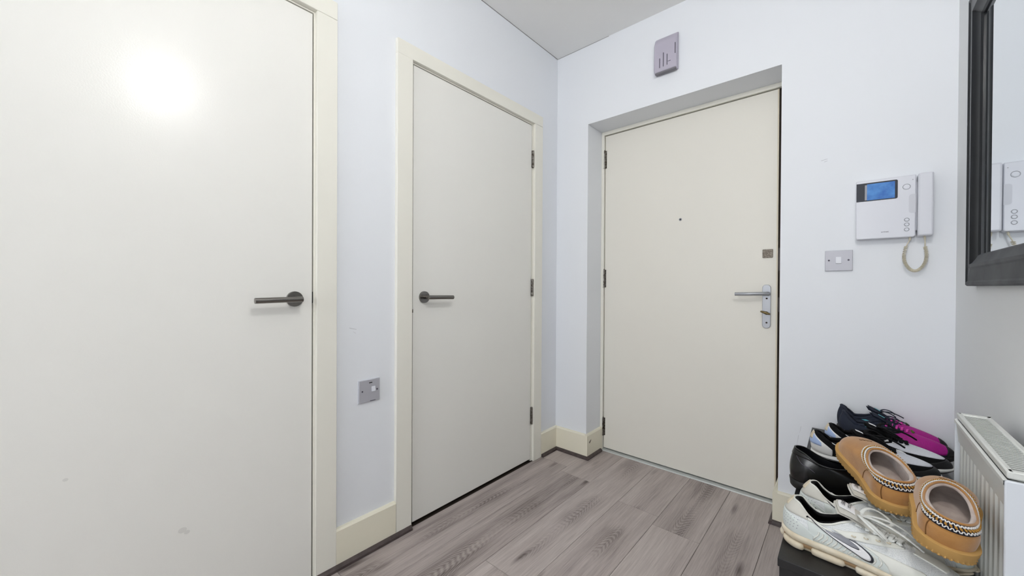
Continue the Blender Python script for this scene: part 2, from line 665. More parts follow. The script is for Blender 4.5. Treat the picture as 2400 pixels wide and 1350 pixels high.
def lever_set(parent, y, z, sgn, m):
    """round rose and straight bar lever on the left wall side; sgn = direction of the bar along y"""
    h = obj('handle', MB().disc((0.0, y, z), 0, 0.0265, 0.008, 36, 0.0255), m, parent, smooth=40)
    h['label'] = 'dark bronze round rose and straight lever'
    mb = MB()
    r = 0.0092
    mb.tube([(0.008, y, z), (0.046, y, z)], r * 0.92, 20)
    pts = [(0.047, y - sgn * 0.0105, z), (0.047, y - sgn * 0.0095, z), (0.047, y + sgn * 0.05, z - 0.0006), (0.047, y + sgn * 0.129, z - 0.002)]
    r = [r * 0.8, r, r, r]
    mb.tube(pts, r, 20)
    obj('lever', mb, m, h, smooth=40)


def hinge_left(parent, y, z):
    mb = MB()
    n = 5
    hh = 0.102
    for i in range(n):
        mb.disc((0.0065, y, z - hh / 2 + i * hh / n + 0.0006), 2, 0.0058, hh / n - 0.0012, 14)
    mb.box(0.0005, 0.003, y - 0.006, y + 0.009, z - hh / 2, z + hh / 2)
    obj('hinge', mb, M['hinge'], parent, smooth=40)


def build_inner_doors():
    # nearer door, mostly filling the left of the picture
    d = empty('door_1', (0, -1.9, 0), 'cream flush door with lever facing the shoe cabinet', 'door', kind='structure')
    obj('leaf', MB().box(-0.044, 0.0, -2.28, -1.5085, 0.007, 2.0035), M['doorp'], d, bevel=0.0015)
    li = MB()
    li.box(-0.13, 0.0, -1.5045, -1.4703, 0, 2.045)
    li.box(-0.13, 0.0, -2.33, -2.2845, 0, 2.045)
    li.box(-0.13, 0.0, -2.2845, -1.5045, 2.0075, 2.045)
    obj('lining', li, M['cream'], d)
    ba = MB()
    ba.box(-0.13, -0.056, -2.2845, -1.5045, 0, 2.0075)
    obj('door_stop', ba, M['gap'], d)
    casing(d, -2.2885, -1.4998, 2.0135, 0.0715, 2.078)
    lever_set(d, -1.566, 1.0005, -1, M['lacq'])
    la = MB().box(-0.0025, -0.0005, -1.5076, -1.5052, 0.985, 1.025)
    obj('latch', la, M['black'], d)
    # scuffs on the leaf
    for (y, z, s) in ((-1.93, 0.31, 0.012),):
        pass
    # farther inner door
    d = empty('door_2', (0, -0.67, 0), 'cream flush inner door with lever and hinges next to the corner', 'door', kind='structure')
    obj('leaf', MB().box(-0.044, 0.0, -1.0905, -0.2640, 0.012, 2.0055), M['doorp'], d, bevel=0.0015)
    li = MB()
    li.box(-0.13, 0.0, -1.1358, -1.0938, 0, 2.045)
    li.box(-0.13, 0.0, -0.2610, -0.2225, 0, 2.045)
    li.box(-0.13, 0.0, -1.0938, -0.2610, 2.0095, 2.045)
    obj('lining', li, M['cream'], d)
    obj('door_stop', MB().box(-0.13, -0.056, -1.0938, -0.2610, 0, 2.0095), M['gap'], d)
    casing(d, -1.1058, -0.2525, 2.0155, 0.0745, 2.0775)
    lever_set(d, -1.033, 0.997, 1, M['lacq'])
    for z in (1.804, 1.04, 0.273):
        hinge_left(d, -0.2610, z)
    obj('latch', MB().box(0.0002, 0.0024, -1.094, -1.0905, 0.93, 0.945), M['hinge'], d)


build_inner_doors()


def build_entrance():
    d = empty('door_3', (0.7, DR, 0), 'cream entrance door recessed in the end wall with spyhole and lock', 'door', kind='structure')
    y = DR
    x0, x1 = 0.2475, 1.1675
    zt = 2.0085
    obj('leaf', MB().box(x0, x1, y, y + 0.05, 0.014, zt), M['doore'], d, bevel=0.0015)
    fr = MB()
    fr.box(XR1, x0 - 0.0035, y - 0.012, 0.3, 0, ZR)
    obj('frame_post', fr, M['cream'], d, bevel=0.0015)
    obj('frame_head', MB().box(x0 - 0.0035, XR2, y - 0.012, 0.3, zt + 0.004, ZR), M['cream'], d, bevel=0.0015)
    obj('frame_post', MB().box(x1 + 0.014, XR2, y - 0.012, 0.3, 0, zt + 0.004), M['cream'], d, bevel=0.0015)
    obj('seal', MB().box(x0 - 0.003, x1 + 0.0139, y + 0.012, y + 0.06, 0.0, zt + 0.0039).v and MB().box(x1, x1 + 0.0139, y + 0.008, y + 0.06, 0.0, zt + 0.0039), M['gap'], d)
    obj('seal', MB().box(x0 - 0.003, x1, y + 0.052, y + 0.09, 0.0, zt + 0.0039), M['gap'], d)
    # leaf edge strip seen on the lock side
    obj('edge_strip', MB().box(x1 - 0.006, x1 - 0.0002, y - 0.0006, y, 0.014, zt), mat('edge paint', (222, 212, 190), 0.4), d)
    # threshold
    th = MB()
    th.prism([(y - 0.022, 0.0), (y - 0.019, 0.005), (y + 0.004, 0.0065), (y + 0.03, 0.0065), (y + 0.03, 0.0)], 0, XR1 + T, XR2 - T)
    obj('threshold', th, M['alu'], d)['label'] = 'silver metal threshold strip'
    # hinges on the left edge
    for z in (1.859, 1.099, 0.150):
        mb = MB()
        hh = 0.112
        for i in range(5):
            mb.disc((x0 - 0.002, y - 0.0065, z - hh / 2 + i * hh / 5 + 0.0007), 2, 0.0062, hh / 5 - 0.0014, 14)
        mb.box(x0 - 0.010, x0 + 0.006, y - 0.0145, y - 0.0005, z - hh / 2, z - hh / 2 + 0.001)
        mb.disc((x0 - 0.002, y - 0.0065, z + hh / 2), 2, 0.0045, 0.006, 12, 0.002)
        mb.box(x0 + 0.001, x0 + 0.010, y - 0.0022, y - 0.0003, z - hh / 2, z + hh / 2)
        obj('hinge', mb, M['hinge'], d, smooth=40)
    # spyhole
    sp = obj('spyhole', MB().ring((0.712, y - 0.001, 1.427), 1, 0.0062, 0.0022, 20, 8), M['steel'], d, smooth=True)
    obj('lens', MB().disc((0.712, y - 0.0012, 1.427), 1, 0.0058, 0.001, 18), M['black'], sp)
    # escutcheon plate with lever and thumb turn
    px, pw = 1.1235, 0.0175
    pl = MB().prism(rrect(px - pw, px + pw, 0.848, 1.062, 0.0165, 8), 1, y - 0.008, y)
    pl = obj('lock_plate', pl, M['steel'], d, bevel=0.0015)
    pl['label'] = 'long satin steel lock plate'
    mb = MB()
    mb.disc((px + 0.002, y - 0.018, 1.018), 1, 0.0125, 0.010, 24)
    pts, rad = [], []
    for i in range(17):
        t = i / 16
        pts.append((px + 0.008 - 0.136 * t, y - 0.034 - 0.020 * math.sin(PI * min(1, t * 1.15) * 0.62), 1.018 - 0.004 * t))
        rad.append(0.0092 - 0.001 * t)
    mb.tube([(px + 0.004, y - 0.016, 1.018)] + pts, [0.010] + rad, 16)
    obj('lever', mb, M['steel'], pl, smooth=45)
    mb = MB()
    mb.disc((px, y - 0.022, 0.925), 1, 0.0065, 0.014, 18)
    k = []
    for t in range(13):
        u = t / 12
        k.append((px - 0.022 + 0.040 * u, y - 0.026, 0.931 - 0.013 * u))
    mb.tube(k, [0.0035 + 0.0028 * math.sin(PI * t / 12) for t in range(13)], 12)
    obj('thumb_turn', mb, M['brass'], pl, smooth=45)
    obj('keyhole', MB().disc((px, y - 0.0092, 0.921), 1, 0.0072, 0.0012, 18), M['gap'], pl)
    for z in (0.994, 0.8755):
        obj('screw', MB().disc((px + 0.001, y - 0.0092, z), 1, 0.0042, 0.0014, 14), M['gap'], pl)
    lk = MB().prism(rrect(1.1045, 1.1475, 1.1935, 1.2355, 0.004, 4), 1, y - 0.004, y)
    obj('lock_cover', lk, mat('worn lock cover', (128, 120, 110), 0.45, 0.5, var=(160, (92, 84, 74), 0.1)), d, bevel=0.0008)
    # strike and keep plates in the dark gap
    for z0, z1 in ((1.13, 1.24), (0.93, 1.0)):
        obj('keep_plate', MB().box(x1 + 0.001, x1 + 0.010, y + 0.006, y + 0.008, z0, z1), M['bead'], d)


build_entrance()

# ------------------------------------------------------------------ fittings on the walls


def build_spur():
    e = empty('fused_spur', (0, -1.295, 0.632), 'small steel switched spur plate on the wall between the inner doors', 'socket')
    y0, y1, z0, z1 = -1.338, -1.251, 0.589, 0.676
    obj('backplate', MB().box(0, 0.003, y0 - 0.0015, y1 + 0.0015, z0 - 0.0015, z1 + 0.0015), M['white'], e)
    obj('plate', MB().box(0.003, 0.0085, y0, y1, z0, z1), M['plate'], e, bevel=0.0015)
    rk = MB().prism([(0.0085, 0.628), (0.0125, 0.628), (0.0098, 0.648), (0.0085, 0.648)], 1, -1.287, -1.271)
    obj('rocker', rk, M['white'], e, bevel=0.0006)
    obj('neon', MB().box(0.0084, 0.0094, -1.297, -1.284, 0.662, 0.6655), M['black'], e)
    for yy in (-1.325, -1.263):
        obj('screw', MB().disc((0.0084, yy, 0.6335), 0, 0.0034, 0.0012, 14), M['lavd'], e)
    obj('cable_slot', MB().box(0.0084, 0.0092, -1.293, -1.27, 0.5905, 0.593), M['lavd'], e)


build_spur()


def build_switch():
    e = empty('light_switch', (1.394, 0, 1.159), 'brushed steel light switch with white rocker below the intercom', 'switch')
    x0, x1, z0, z1 = 1.3515, 1.4375, 1.118, 1.201
    obj('plate', MB().box(x0, x1, -0.0075, 0, z0, z1), M['plate'], e, bevel=0.0012)
    obj('rocker', MB().prism([(-0.0075, 1.1475), (-0.0118, 1.1485), (-0.0090, 1.1745), (-0.0075, 1.1745)], 0, 1.3855, 1.4035).v and MB().prism([(-0.0075, 1.1475), (-0.0118, 1.1485), (-0.0090, 1.1745), (-0.0075, 1.1745)], 0, 1.3855, 1.4035), M['white'], e, bevel=0.0006)
    for xx in (1.364, 1.425):
        obj('screw', MB().disc((xx, -0.0086, 1.161), 1, 0.0034, 0.0012, 14), M['lavd'], e)


build_switch()


def build_intercom():
    e = empty('video_intercom', (1.53, 0, 1.24), 'white wall intercom with blue screen, handset and coiled cord', 'intercom')
    x0, x1, z0, z1 = 1.4455, 1.6085, 1.2375, 1.4605
    t = 0.036
    body = MB().prism(rrect(x0, x1, z0, z1 + 0.0045, 0.008, 6, (1, 1, 0, 0)), 1, -t, 0)
    body = obj('body', body, M['white'], e, bevel=0.003, seg=3)
    # screen surround and screen
    obj('screen_surround', MB().prism(rrect(x0 + 0.0008, 1.561, 1.384, 1.4545, 0.005, 5, (0, 1, 1, 0)), 1, -t - 0.0008, -t + 0.002), mat('screen surround', (34, 37, 48), 0.15), body)
    scr = mat('blue lcd screen', (78, 138, 200), 0.15, var=(40, (36, 88, 165), 0.2))
    sb = scr.node_tree.nodes['Principled BSDF']
    sb.inputs['Emission Color'].default_value = lin((60, 130, 205))
    sb.inputs['Emission Strength'].default_value = 0.15
    obj('screen_border', MB().box(1.4705, 1.4765, -t - 0.0012, -t - 0.0003, 1.3885, 1.4465), M['greyp'], body)
    obj('screen', MB().box(1.4765, 1.5535, -t - 0.0013, -t - 0.0004, 1.3875, 1.4495), scr, body)
    # call button, three small buttons, led
    b = obj('button', MB().disc((1.584, -t - 0.0012, 1.423), 1, 0.0072, 0.0016, 24), M['white'], body, smooth=40)
    obj('button_ring', MB().ring((1.584, -t - 0.0003, 1.423), 1, 0.0098, 0.0008, 28, 6), M['greyp'], b, smooth=True)
    for z in (1.3015, 1.284, 1.2655):
        b = obj('button', MB().disc((1.5855, -t - 0.001, z), 1, 0.0048, 0.0014, 20), M['white'], body, smooth=40)
        obj('button_ring', MB().ring((1.5855, -t - 0.0003, z), 1, 0.0062, 0.0008, 24, 6), M['greyp'], b, smooth=True)
    obj('led', MB().disc((1.600, -t - 0.0004, 1.447), 1, 0.0015, 0.0006, 12), M['greyp'], body)
    V, F = text_mesh('urmet', 0.0085)
    V = [(1.5275 + v.x, -t - 0.0003 - v.z, 1.2620 + v.y) for v in V]
    obj('logo', MB().add(V, F), M['lavd'], body, fix=False)
    # grip hollow beside the handset
    gp = rrect(1.5905, 1.6083, 1.325, 1.394, 0.008, 6, (1, 0, 0, 1))
    obj('grip_hollow', MB().prism(gp, 1, -t - 0.0005, -t + 0.002), mat('grip hollow', (214, 216, 224), 0.5), body)
    # handset
    hs = MB().prism(rrect(1.6125, 1.6515, 1.2385, 1.4655, 0.006, 6), 1, -0.050, -0.004)
    hs = obj('handset', hs, M['white'], e, bevel=0.006, seg=4)
    obj('cradle', MB().box(1.600, 1.645, -0.018, 0, 1.262, 1.44), M['white'], e)
    # coiled cord
    ctl = [(1.6335, -0.026, 1.200), (1.6375, -0.026, 1.172), (1.634, -0.026, 1.142), (1.622, -0.026, 1.120), (1.6085, -0.026, 1.1125),
           (1.595, -0.026, 1.120), (1.5835, -0.026, 1.142), (1.5800, -0.026, 1.170), (1.5855, -0.026, 1.205)]
    cv = [Vector(p) for p in ctl]

    def cr(t):
        n = len(cv) - 1
        i = min(int(t * n), n - 1)
        u = t * n - i
        p0, p1, p2, p3 = cv[max(i - 1, 0)], cv[i], cv[i + 1], cv[min(i + 2, n)]
        return 0.5 * ((2 * p1) + (p2 - p0) * u + (2 * p0 - 5 * p1 + 4 * p2 - p3) * u * u + (3 * p1 - p0 - 3 * p2 + p3) * u ** 3)
    turns, per = 50, 10
    pts = []
    for i in range(turns * per + 1):
        t = i / (turns * per)
        c = cr(t)
        tg = (cr(min(1, t + 0.002)) - cr(max(0, t - 0.002))).normalized()
        yv = Vector((0, 1, 0))
        bi = tg.cross(yv).normalized()
        a = 2 * PI * i / per
        pts.append(c + (yv * math.cos(a) + bi * math.sin(a)) * 0.0044)
    mb = MB().tube(pts, 0.0015, 6)
    cd = obj('cord', mb, M['cord'], e, smooth=True)
    cd['label'] = 'cream coiled handset cord'
    mb = MB()
    mb.tube([(1.632, -0.026, 1.239), (1.633, -0.026, 1.225)], 0.0032, 12)
    mb.tube([(1.633, -0.026, 1.226), (1.6335, -0.026, 1.212), (1.6335, -0.0245, 1.199)], 0.0018, 10)
    obj('cord_plug', mb, M['cord'], e, smooth=40)
    mb = MB()
    mb.tube([(1.5955, -0.022, 1.240), (1.5945, -0.025, 1.226)], 0.0032, 12)
    mb.tube([(1.5945, -0.025, 1.227), (1.5885, -0.026, 1.212), (1.5855, -0.0245, 1.204)], 0.0018, 10)
    obj('cord_plug', mb, M['cord'], e, smooth=40)


build_intercom()


def build_sounder():
    e = empty('door_chime', (0.70, 0, 2.165), 'small lavender grey plastic chime box above the entrance door', 'chime')
    x0, x1 = 0.640, 0.756
    # side profile: slopes back at the top, undercut at the bottom
    prof = [(0, 2.176), (-0.020, 2.172), (-0.032, 2.180), (-0.036, 2.196), (-0.034, 2.320), (-0.022, 2.352), (-0.008, 2.366), (0, 2.366)]
    b = obj('housing', MB().prism(prof, 0, x0, x1), M['lav'], e, bevel=0.005, seg=3)
    for x, a, c in ((0.671, 2.196, 2.246), (0.690, 2.198, 2.270), (0.709, 2.200, 2.256)):
        obj('slot', MB().box(x - 0.0018, x + 0.0018, -0.0368, -0.0345, a, c), M['lavd'], b)
    obj('slot', MB().box(0.713, 0.727, -0.0366, -0.0345, 2.2155, 2.218), M['lavd'], b)
    obj('vent', MB().box(0.7475, 0.7508, -0.0362, -0.030, 2.245, 2.300), mat('vent dark', (66, 62, 74), 0.6), b)
    obj('lower_lip', MB().box(x0 + 0.006, x1 - 0.004, -0.034, -0.012, 2.1685, 2.1775), mat('sounder grille', (120, 118, 124), 0.5), b, bevel=0.002)


build_sounder()


def build_scuffs():
    def mark(name, parent, pts, m):
        n = len(pts)
        obj(name, MB().add(pts, [tuple(range(n))]), m, parent, fix=False)
    wb = bpy.data.objects['wall_back']
    for x, z, dx, dz in ((1.335, 1.578, 0.020, 0.004), (1.345, 1.571, 0.010, 0.003), (1.262, 0.36, 0.006, 0.05), (1.272, 0.42, 0.004, 0.03)):
        mark('scuff_mark', wb, [(x, -0.0004, z), (x + dx, -0.0004, z + dz), (x + dx + 0.002, -0.0004, z + dz + 0.0025), (x + 0.001, -0.0004, z + 0.003)], M['scuff'])
    wl = bpy.data.objects['wall_left']
    for y, z, dy in ((-1.375, 0.887, 0.03), (-1.36, 0.872, 0.012)):
        mark('scuff_mark', wl, [(0.0004, y, z), (0.0004, y + dy, z - 0.008), (0.0004, y + dy, z - 0.010), (0.0004, y + 0.004, z - 0.004)], M['scuff'])
    d1 = [o for o in bpy.data.objects['door_1'].children if o.name.startswith('leaf')][0]
    for y, z, s in ((-2.078, 0.572, 0.005), (-1.86, 0.345, 0.010), (-1.85, 0.335, 0.007)):
        pts = [(0.0004, y + s * math.cos(a), z + s * 0.8 * math.sin(a)) for a in [2 * PI * k / 10 for k in range(10)]]
        mark('scuff_mark', d1, pts, mat('door smudge', (224, 223, 218), 0.5))


build_scuffs()


def build_mirror():
    ya, yb = -0.288, -1.16       # outer edges
    za, zb = 1.0565, 1.913
    e = empty('wall_mirror', (W, (ya + yb) / 2, za), 'large mirror in a dusty black moulded frame above the radiator', 'mirror')
    # profile: o = distance in from the outer edge, t = height off the wall
    prof = [(0, 0), (0, 0.018), (0.004, 0.022), (0.010, 0.0225), (0.015, 0.0195), (0.050, 0.0205), (0.054, 0.0235), (0.062, 0.0235), (0.066, 0.019), (0.078, 0.0135), (0.086, 0.011), (0.090, 0.0065), (0.090, 0.0)]
    gx = W - 0.004
    C = [(ya, za), (yb, za), (yb, zb), (ya, zb)]
    inn = [(-1, 1), (1, 1), (1, -1), (-1, -1)]
    for k in range(4):
        a, b = C[k], C[(k + 1) % 4]
        na, nb = inn[k], inn[(k + 1) % 4]
        V = []
        for p, q in ((a, na), (b, nb)):
            for o_, t_ in prof:
                V.append((W - 0.0002 - t_, p[0] + q[0] * o_, p[1] + q[1] * o_))
        n = len(prof)
        F = [(i, i + 1, n + i + 1, n + i) for i in range(n - 1)] + [(n - 1, 0, n, 2 * n - 1), tuple(range(n)), tuple(range(2 * n - 1, n - 1, -1))]
        r = obj('frame_rail', MB().add(V, F), M['framed'] if k == 0 else M['frame'], e, smooth=25)
        if k == 0:
            r['label'] = 'bottom rail grey with dust'
    obj('glass', MB().box(gx, W - 0.001, yb + 0.085, ya - 0.085, za + 0.085, zb - 0.085), M['mirror'], e)
    # chip in the paint of the far outer edge
    obj('paint_chip', MB().add([(W - 0.0226, ya - 0.002, 1.535), (W - 0.0226, ya - 0.008, 1.547), (W - 0.0228, ya - 0.010, 1.540), (W - 0.0226, ya - 0.004, 1.528)], [(0, 1, 2, 3)]), M['white'], e, fix=False)


build_mirror()


def build_radiator():
    xf, xb = W - 0.083, W - 0.031
    ya, yb = -0.632, -1.034       # far and near end
    zt, z0 = 0.7450, 0.140
    e = empty('radiator', (W - 0.07, (ya + yb) / 2, 0), 'white convector radiator with slatted top grille under the mirror', 'radiator')
    # front panel: flutes swept vertically
    n = 12
    pitch = (ya - yb - 0.024) / n
    xs = []
    for i in range(n):
        c = ya - 0.012 - pitch * (i + 0.5)
        for du, dx in ((-0.5, 0.0), (-0.34, 0.0), (-0.20, -0.0036), (0.20, -0.0036), (0.34, 0.0)):
            xs.append((c - du * pitch, dx))
    xs = [(ya, 0.0)] + xs + [(yb, 0.0)]
    rows = [(z0, 0.0), (z0 + 0.05, 0.0), (z0 + 0.054, 1.0), (zt - 0.0700, 1.0), (zt - 0.0695, -0.40), (zt - 0.0270, -0.75), (zt - 0.0245, -1.05), (zt - 0.0175, -1.05), (zt - 0.0155, -0.6)]
    P = np.zeros((len(xs), len(rows), 3))
    for i, (y, dx) in enumerate(xs):
        for k, (z, f) in enumerate(rows):
            xo = xf + 0.006 + (dx if f == 1.0 else 0) + (f * 0.010 if f < 0 else 0)
            P[i, k] = (xo, y, z)
    mb = MB().grid(P)
    mb.box(xf + 0.007, xf + 0.014, yb, ya, z0, zt - 0.0175)
    p = obj('front_panel', mb, M['rad'], e, smooth=30, fix=False)
    # fins behind
    mb = MB()
    for i in range(18):
        y = yb + 0.02 + i * (ya - yb - 0.04) / 17
        mb.box(xf + 0.015, xb - 0.002, y - 0.0008, y + 0.0008, z0 + 0.03, zt - 0.028)
    obj('convector_fins', mb, M['rad'], e)
    # top grille: frame and slats
    mb = MB()
    mb.box(xf - 0.001, xf + 0.008, yb, ya, zt - 0.013, zt)
    mb.box(xb - 0.008, xb, yb, ya, zt - 0.013, zt)
    mb.box(xf, xb, ya - 0.014, ya, zt - 0.013, zt)
    mb.box(xf, xb, yb, yb + 0.014, zt - 0.013, zt)
    g = obj('top_grille', mb, M['rad'], e, bevel=0.0025)
    ns = 34
    s0 = MB()
    y = ya - 0.018
    s0.add([(xf + 0.0075, 0.0, zt - 0.0105), (xb - 0.0075, 0.0, zt - 0.0105), (xf + 0.0075, -0.003, zt - 0.002), (xb - 0.0075, -0.003, zt - 0.002), (xf + 0.0075, 0.0055, zt - 0.003), (xb - 0.0075, 0.0055, zt - 0.003)],
           [(0, 1, 3, 2), (2, 3, 5, 4), (4, 5, 1, 0), (0, 2, 4), (1, 5, 3)])
    for i in range(ns):
        v = MB()
        v.v = [(a, b + y - i * (ya - yb - 0.036) / (ns - 1) - 0.001, c) for a, b, c in s0.v]
        v.f = s0.f
        obj('slat', v, M['rad'], g, fix=False)
    # end panels
    for yy, sg in ((yb, -1), (ya, 1)):
        a, b = (yy - 0.004, yy + 0.004)
        ep = MB().prism(rrect(xf - 0.0035, xb - 0.001, z0, zt - 0.0155, 0.004, 4), 1, a, b)
        ep = obj('end_panel', ep, M['radend'], e, bevel=0.002)
        pl = MB().prism(rrect(xf + 0.022, xb - 0.006, zt - 0.1015, zt - 0.0315, 0.010, 6), 1, yy + sg * 0.004 - 0.0012, yy + sg * 0.004 + 0.0012)
        obj('cover_plate', pl, M['rad'], ep, bevel=0.0006)
    # brackets and pipes
    for yy in (-0.73, -0.93):
        obj('wall_bracket', MB().box(xb, W, yy - 0.012, yy + 0.012, 0.25, 0.68), M['rad'], e)
    for yy in (ya - 0.03, yb + 0.03):
        obj('pipe', MB().tube([((xf + xb) / 2, yy, z0 + 0.01), ((xf + xb) / 2, yy, 0.0)], 0.0075, 14), M['rad'], e, smooth=40)


build_radiator()


def build_lamp():
    x, y, z = LAMP_POS
    e = empty('pendant_lamp', (x, y, H), 'bare bulb pendant lamp hanging from the hallway ceiling', 'lamp')
    obj('ceiling_rose', MB().disc((x, y, H - 0.022), 2, 0.028, 0.022, 28, 0.042), M['plastic_w'], e, smooth=40)
    obj('flex', MB().tube([(x, y, H - 0.02), (x, y, z + 0.115)], 0.003, 10), M['plastic_w'], e, smooth=40)
    obj('lamp_holder', MB().disc((x, y, z + 0.062), 2, 0.019, 0.055, 24, 0.012), M['plastic_w'], e, smooth=40)
    bm = bmesh.new()
    bmesh.ops.create_icosphere(bm, subdivisions=3, radius=0.034)
    mb = MB()
    bm.verts.ensure_lookup_table()
    mb.add([(x + v.co.x, y + v.co.y, z + v.co.z + (0.022 * max(0, v.co.z / 0.034) ** 3)) for v in bm.verts], [tuple(v.index for v in f.verts) for f in bm.faces])
    bm.free()
    m = bpy.data.materials.new('bulb glow')
    m.use_nodes = True
    nt = m.node_tree
    nt.nodes.remove(nt.nodes['Principled BSDF'])
    em = nt.nodes.new('ShaderNodeEmission')
    em.inputs['Color'].default_value = (1.0, 0.985, 0.96, 1)
    em.inputs['Strength'].default_value = LAMP_W
    nt.links.new(em.outputs[0], nt.nodes['Material Output'].inputs[0])
    obj('bulb', mb, m, e, smooth=True)


build_lamp()


#SHOES
# ------------------------------------------------------------------ shoe cabinet
ZC = 0.4625
CX0, CX1, CY0, CY1 = 1.3155, 1.622, -1.056, -0.022


def build_cabinet():
    e = empty('shoe_cabinet', ((CX0 + CX1) / 2, (CY0 + CY1) / 2, 0), 'low black shoe cabinet beside the radiator with shoes on top', 'cabinet')
    obj('top_board', MB().box(CX0, CX1, CY0, CY1, ZC - 0.018, ZC), M['cab'], e, bevel=0.0012)
    obj('end_panel', MB().box(CX0 + 0.003, CX1, CY0 + 0.004, CY0 + 0.020, 0.0, ZC - 0.018), M['cab'], e)
    obj('end_panel', MB().box(CX0 + 0.003, CX1, CY1 - 0.016, CY1, 0.0, ZC - 0.018), M['cab'], e)
    obj('back_panel', MB().box(CX1 - 0.006, CX1, CY0 + 0.020, CY1 - 0.016, 0.02, ZC - 0.018), M['cab'], e)
    obj('shelf', MB().box(CX0 + 0.02, CX1 - 0.006, CY0 + 0.020, CY1 - 0.016, 0.03, 0.046), M['cab'], e)
    n = 3
    w = (CY1 - 0.016 - CY0 - 0.020) / n
    for i in range(n):
        a = CY0 + 0.020 + i * w
        obj('door', MB().box(CX0 + 0.002, CX0 + 0.018, a + 0.002, a + w - 0.002, 0.05, ZC - 0.021), M['cab'], e, bevel=0.001)


build_cabinet()

# ------------------------------------------------------------------ shoes


def ip(x, pts):
    p = np.array(pts, float)
    # smooth (pchip-like) interpolation: cubic Hermite with finite difference slopes
    xs, ys = p[:, 0], p[:, 1]
    d = np.gradient(ys, xs)
    x = np.clip(np.asarray(x, float), xs[0], xs[-1])
    i = np.clip(np.searchsorted(xs, x) - 1, 0, len(xs) - 2)
    h = xs[i + 1] - xs[i]
    t = (x - xs[i]) / h
    return ((2 * t ** 3 - 3 * t ** 2 + 1) * ys[i] + (t ** 3 - 2 * t ** 2 + t) * h * d[i] + (-2 * t ** 3 + 3 * t ** 2) * ys[i + 1] + (t ** 3 - t ** 2) * h * d[i + 1])


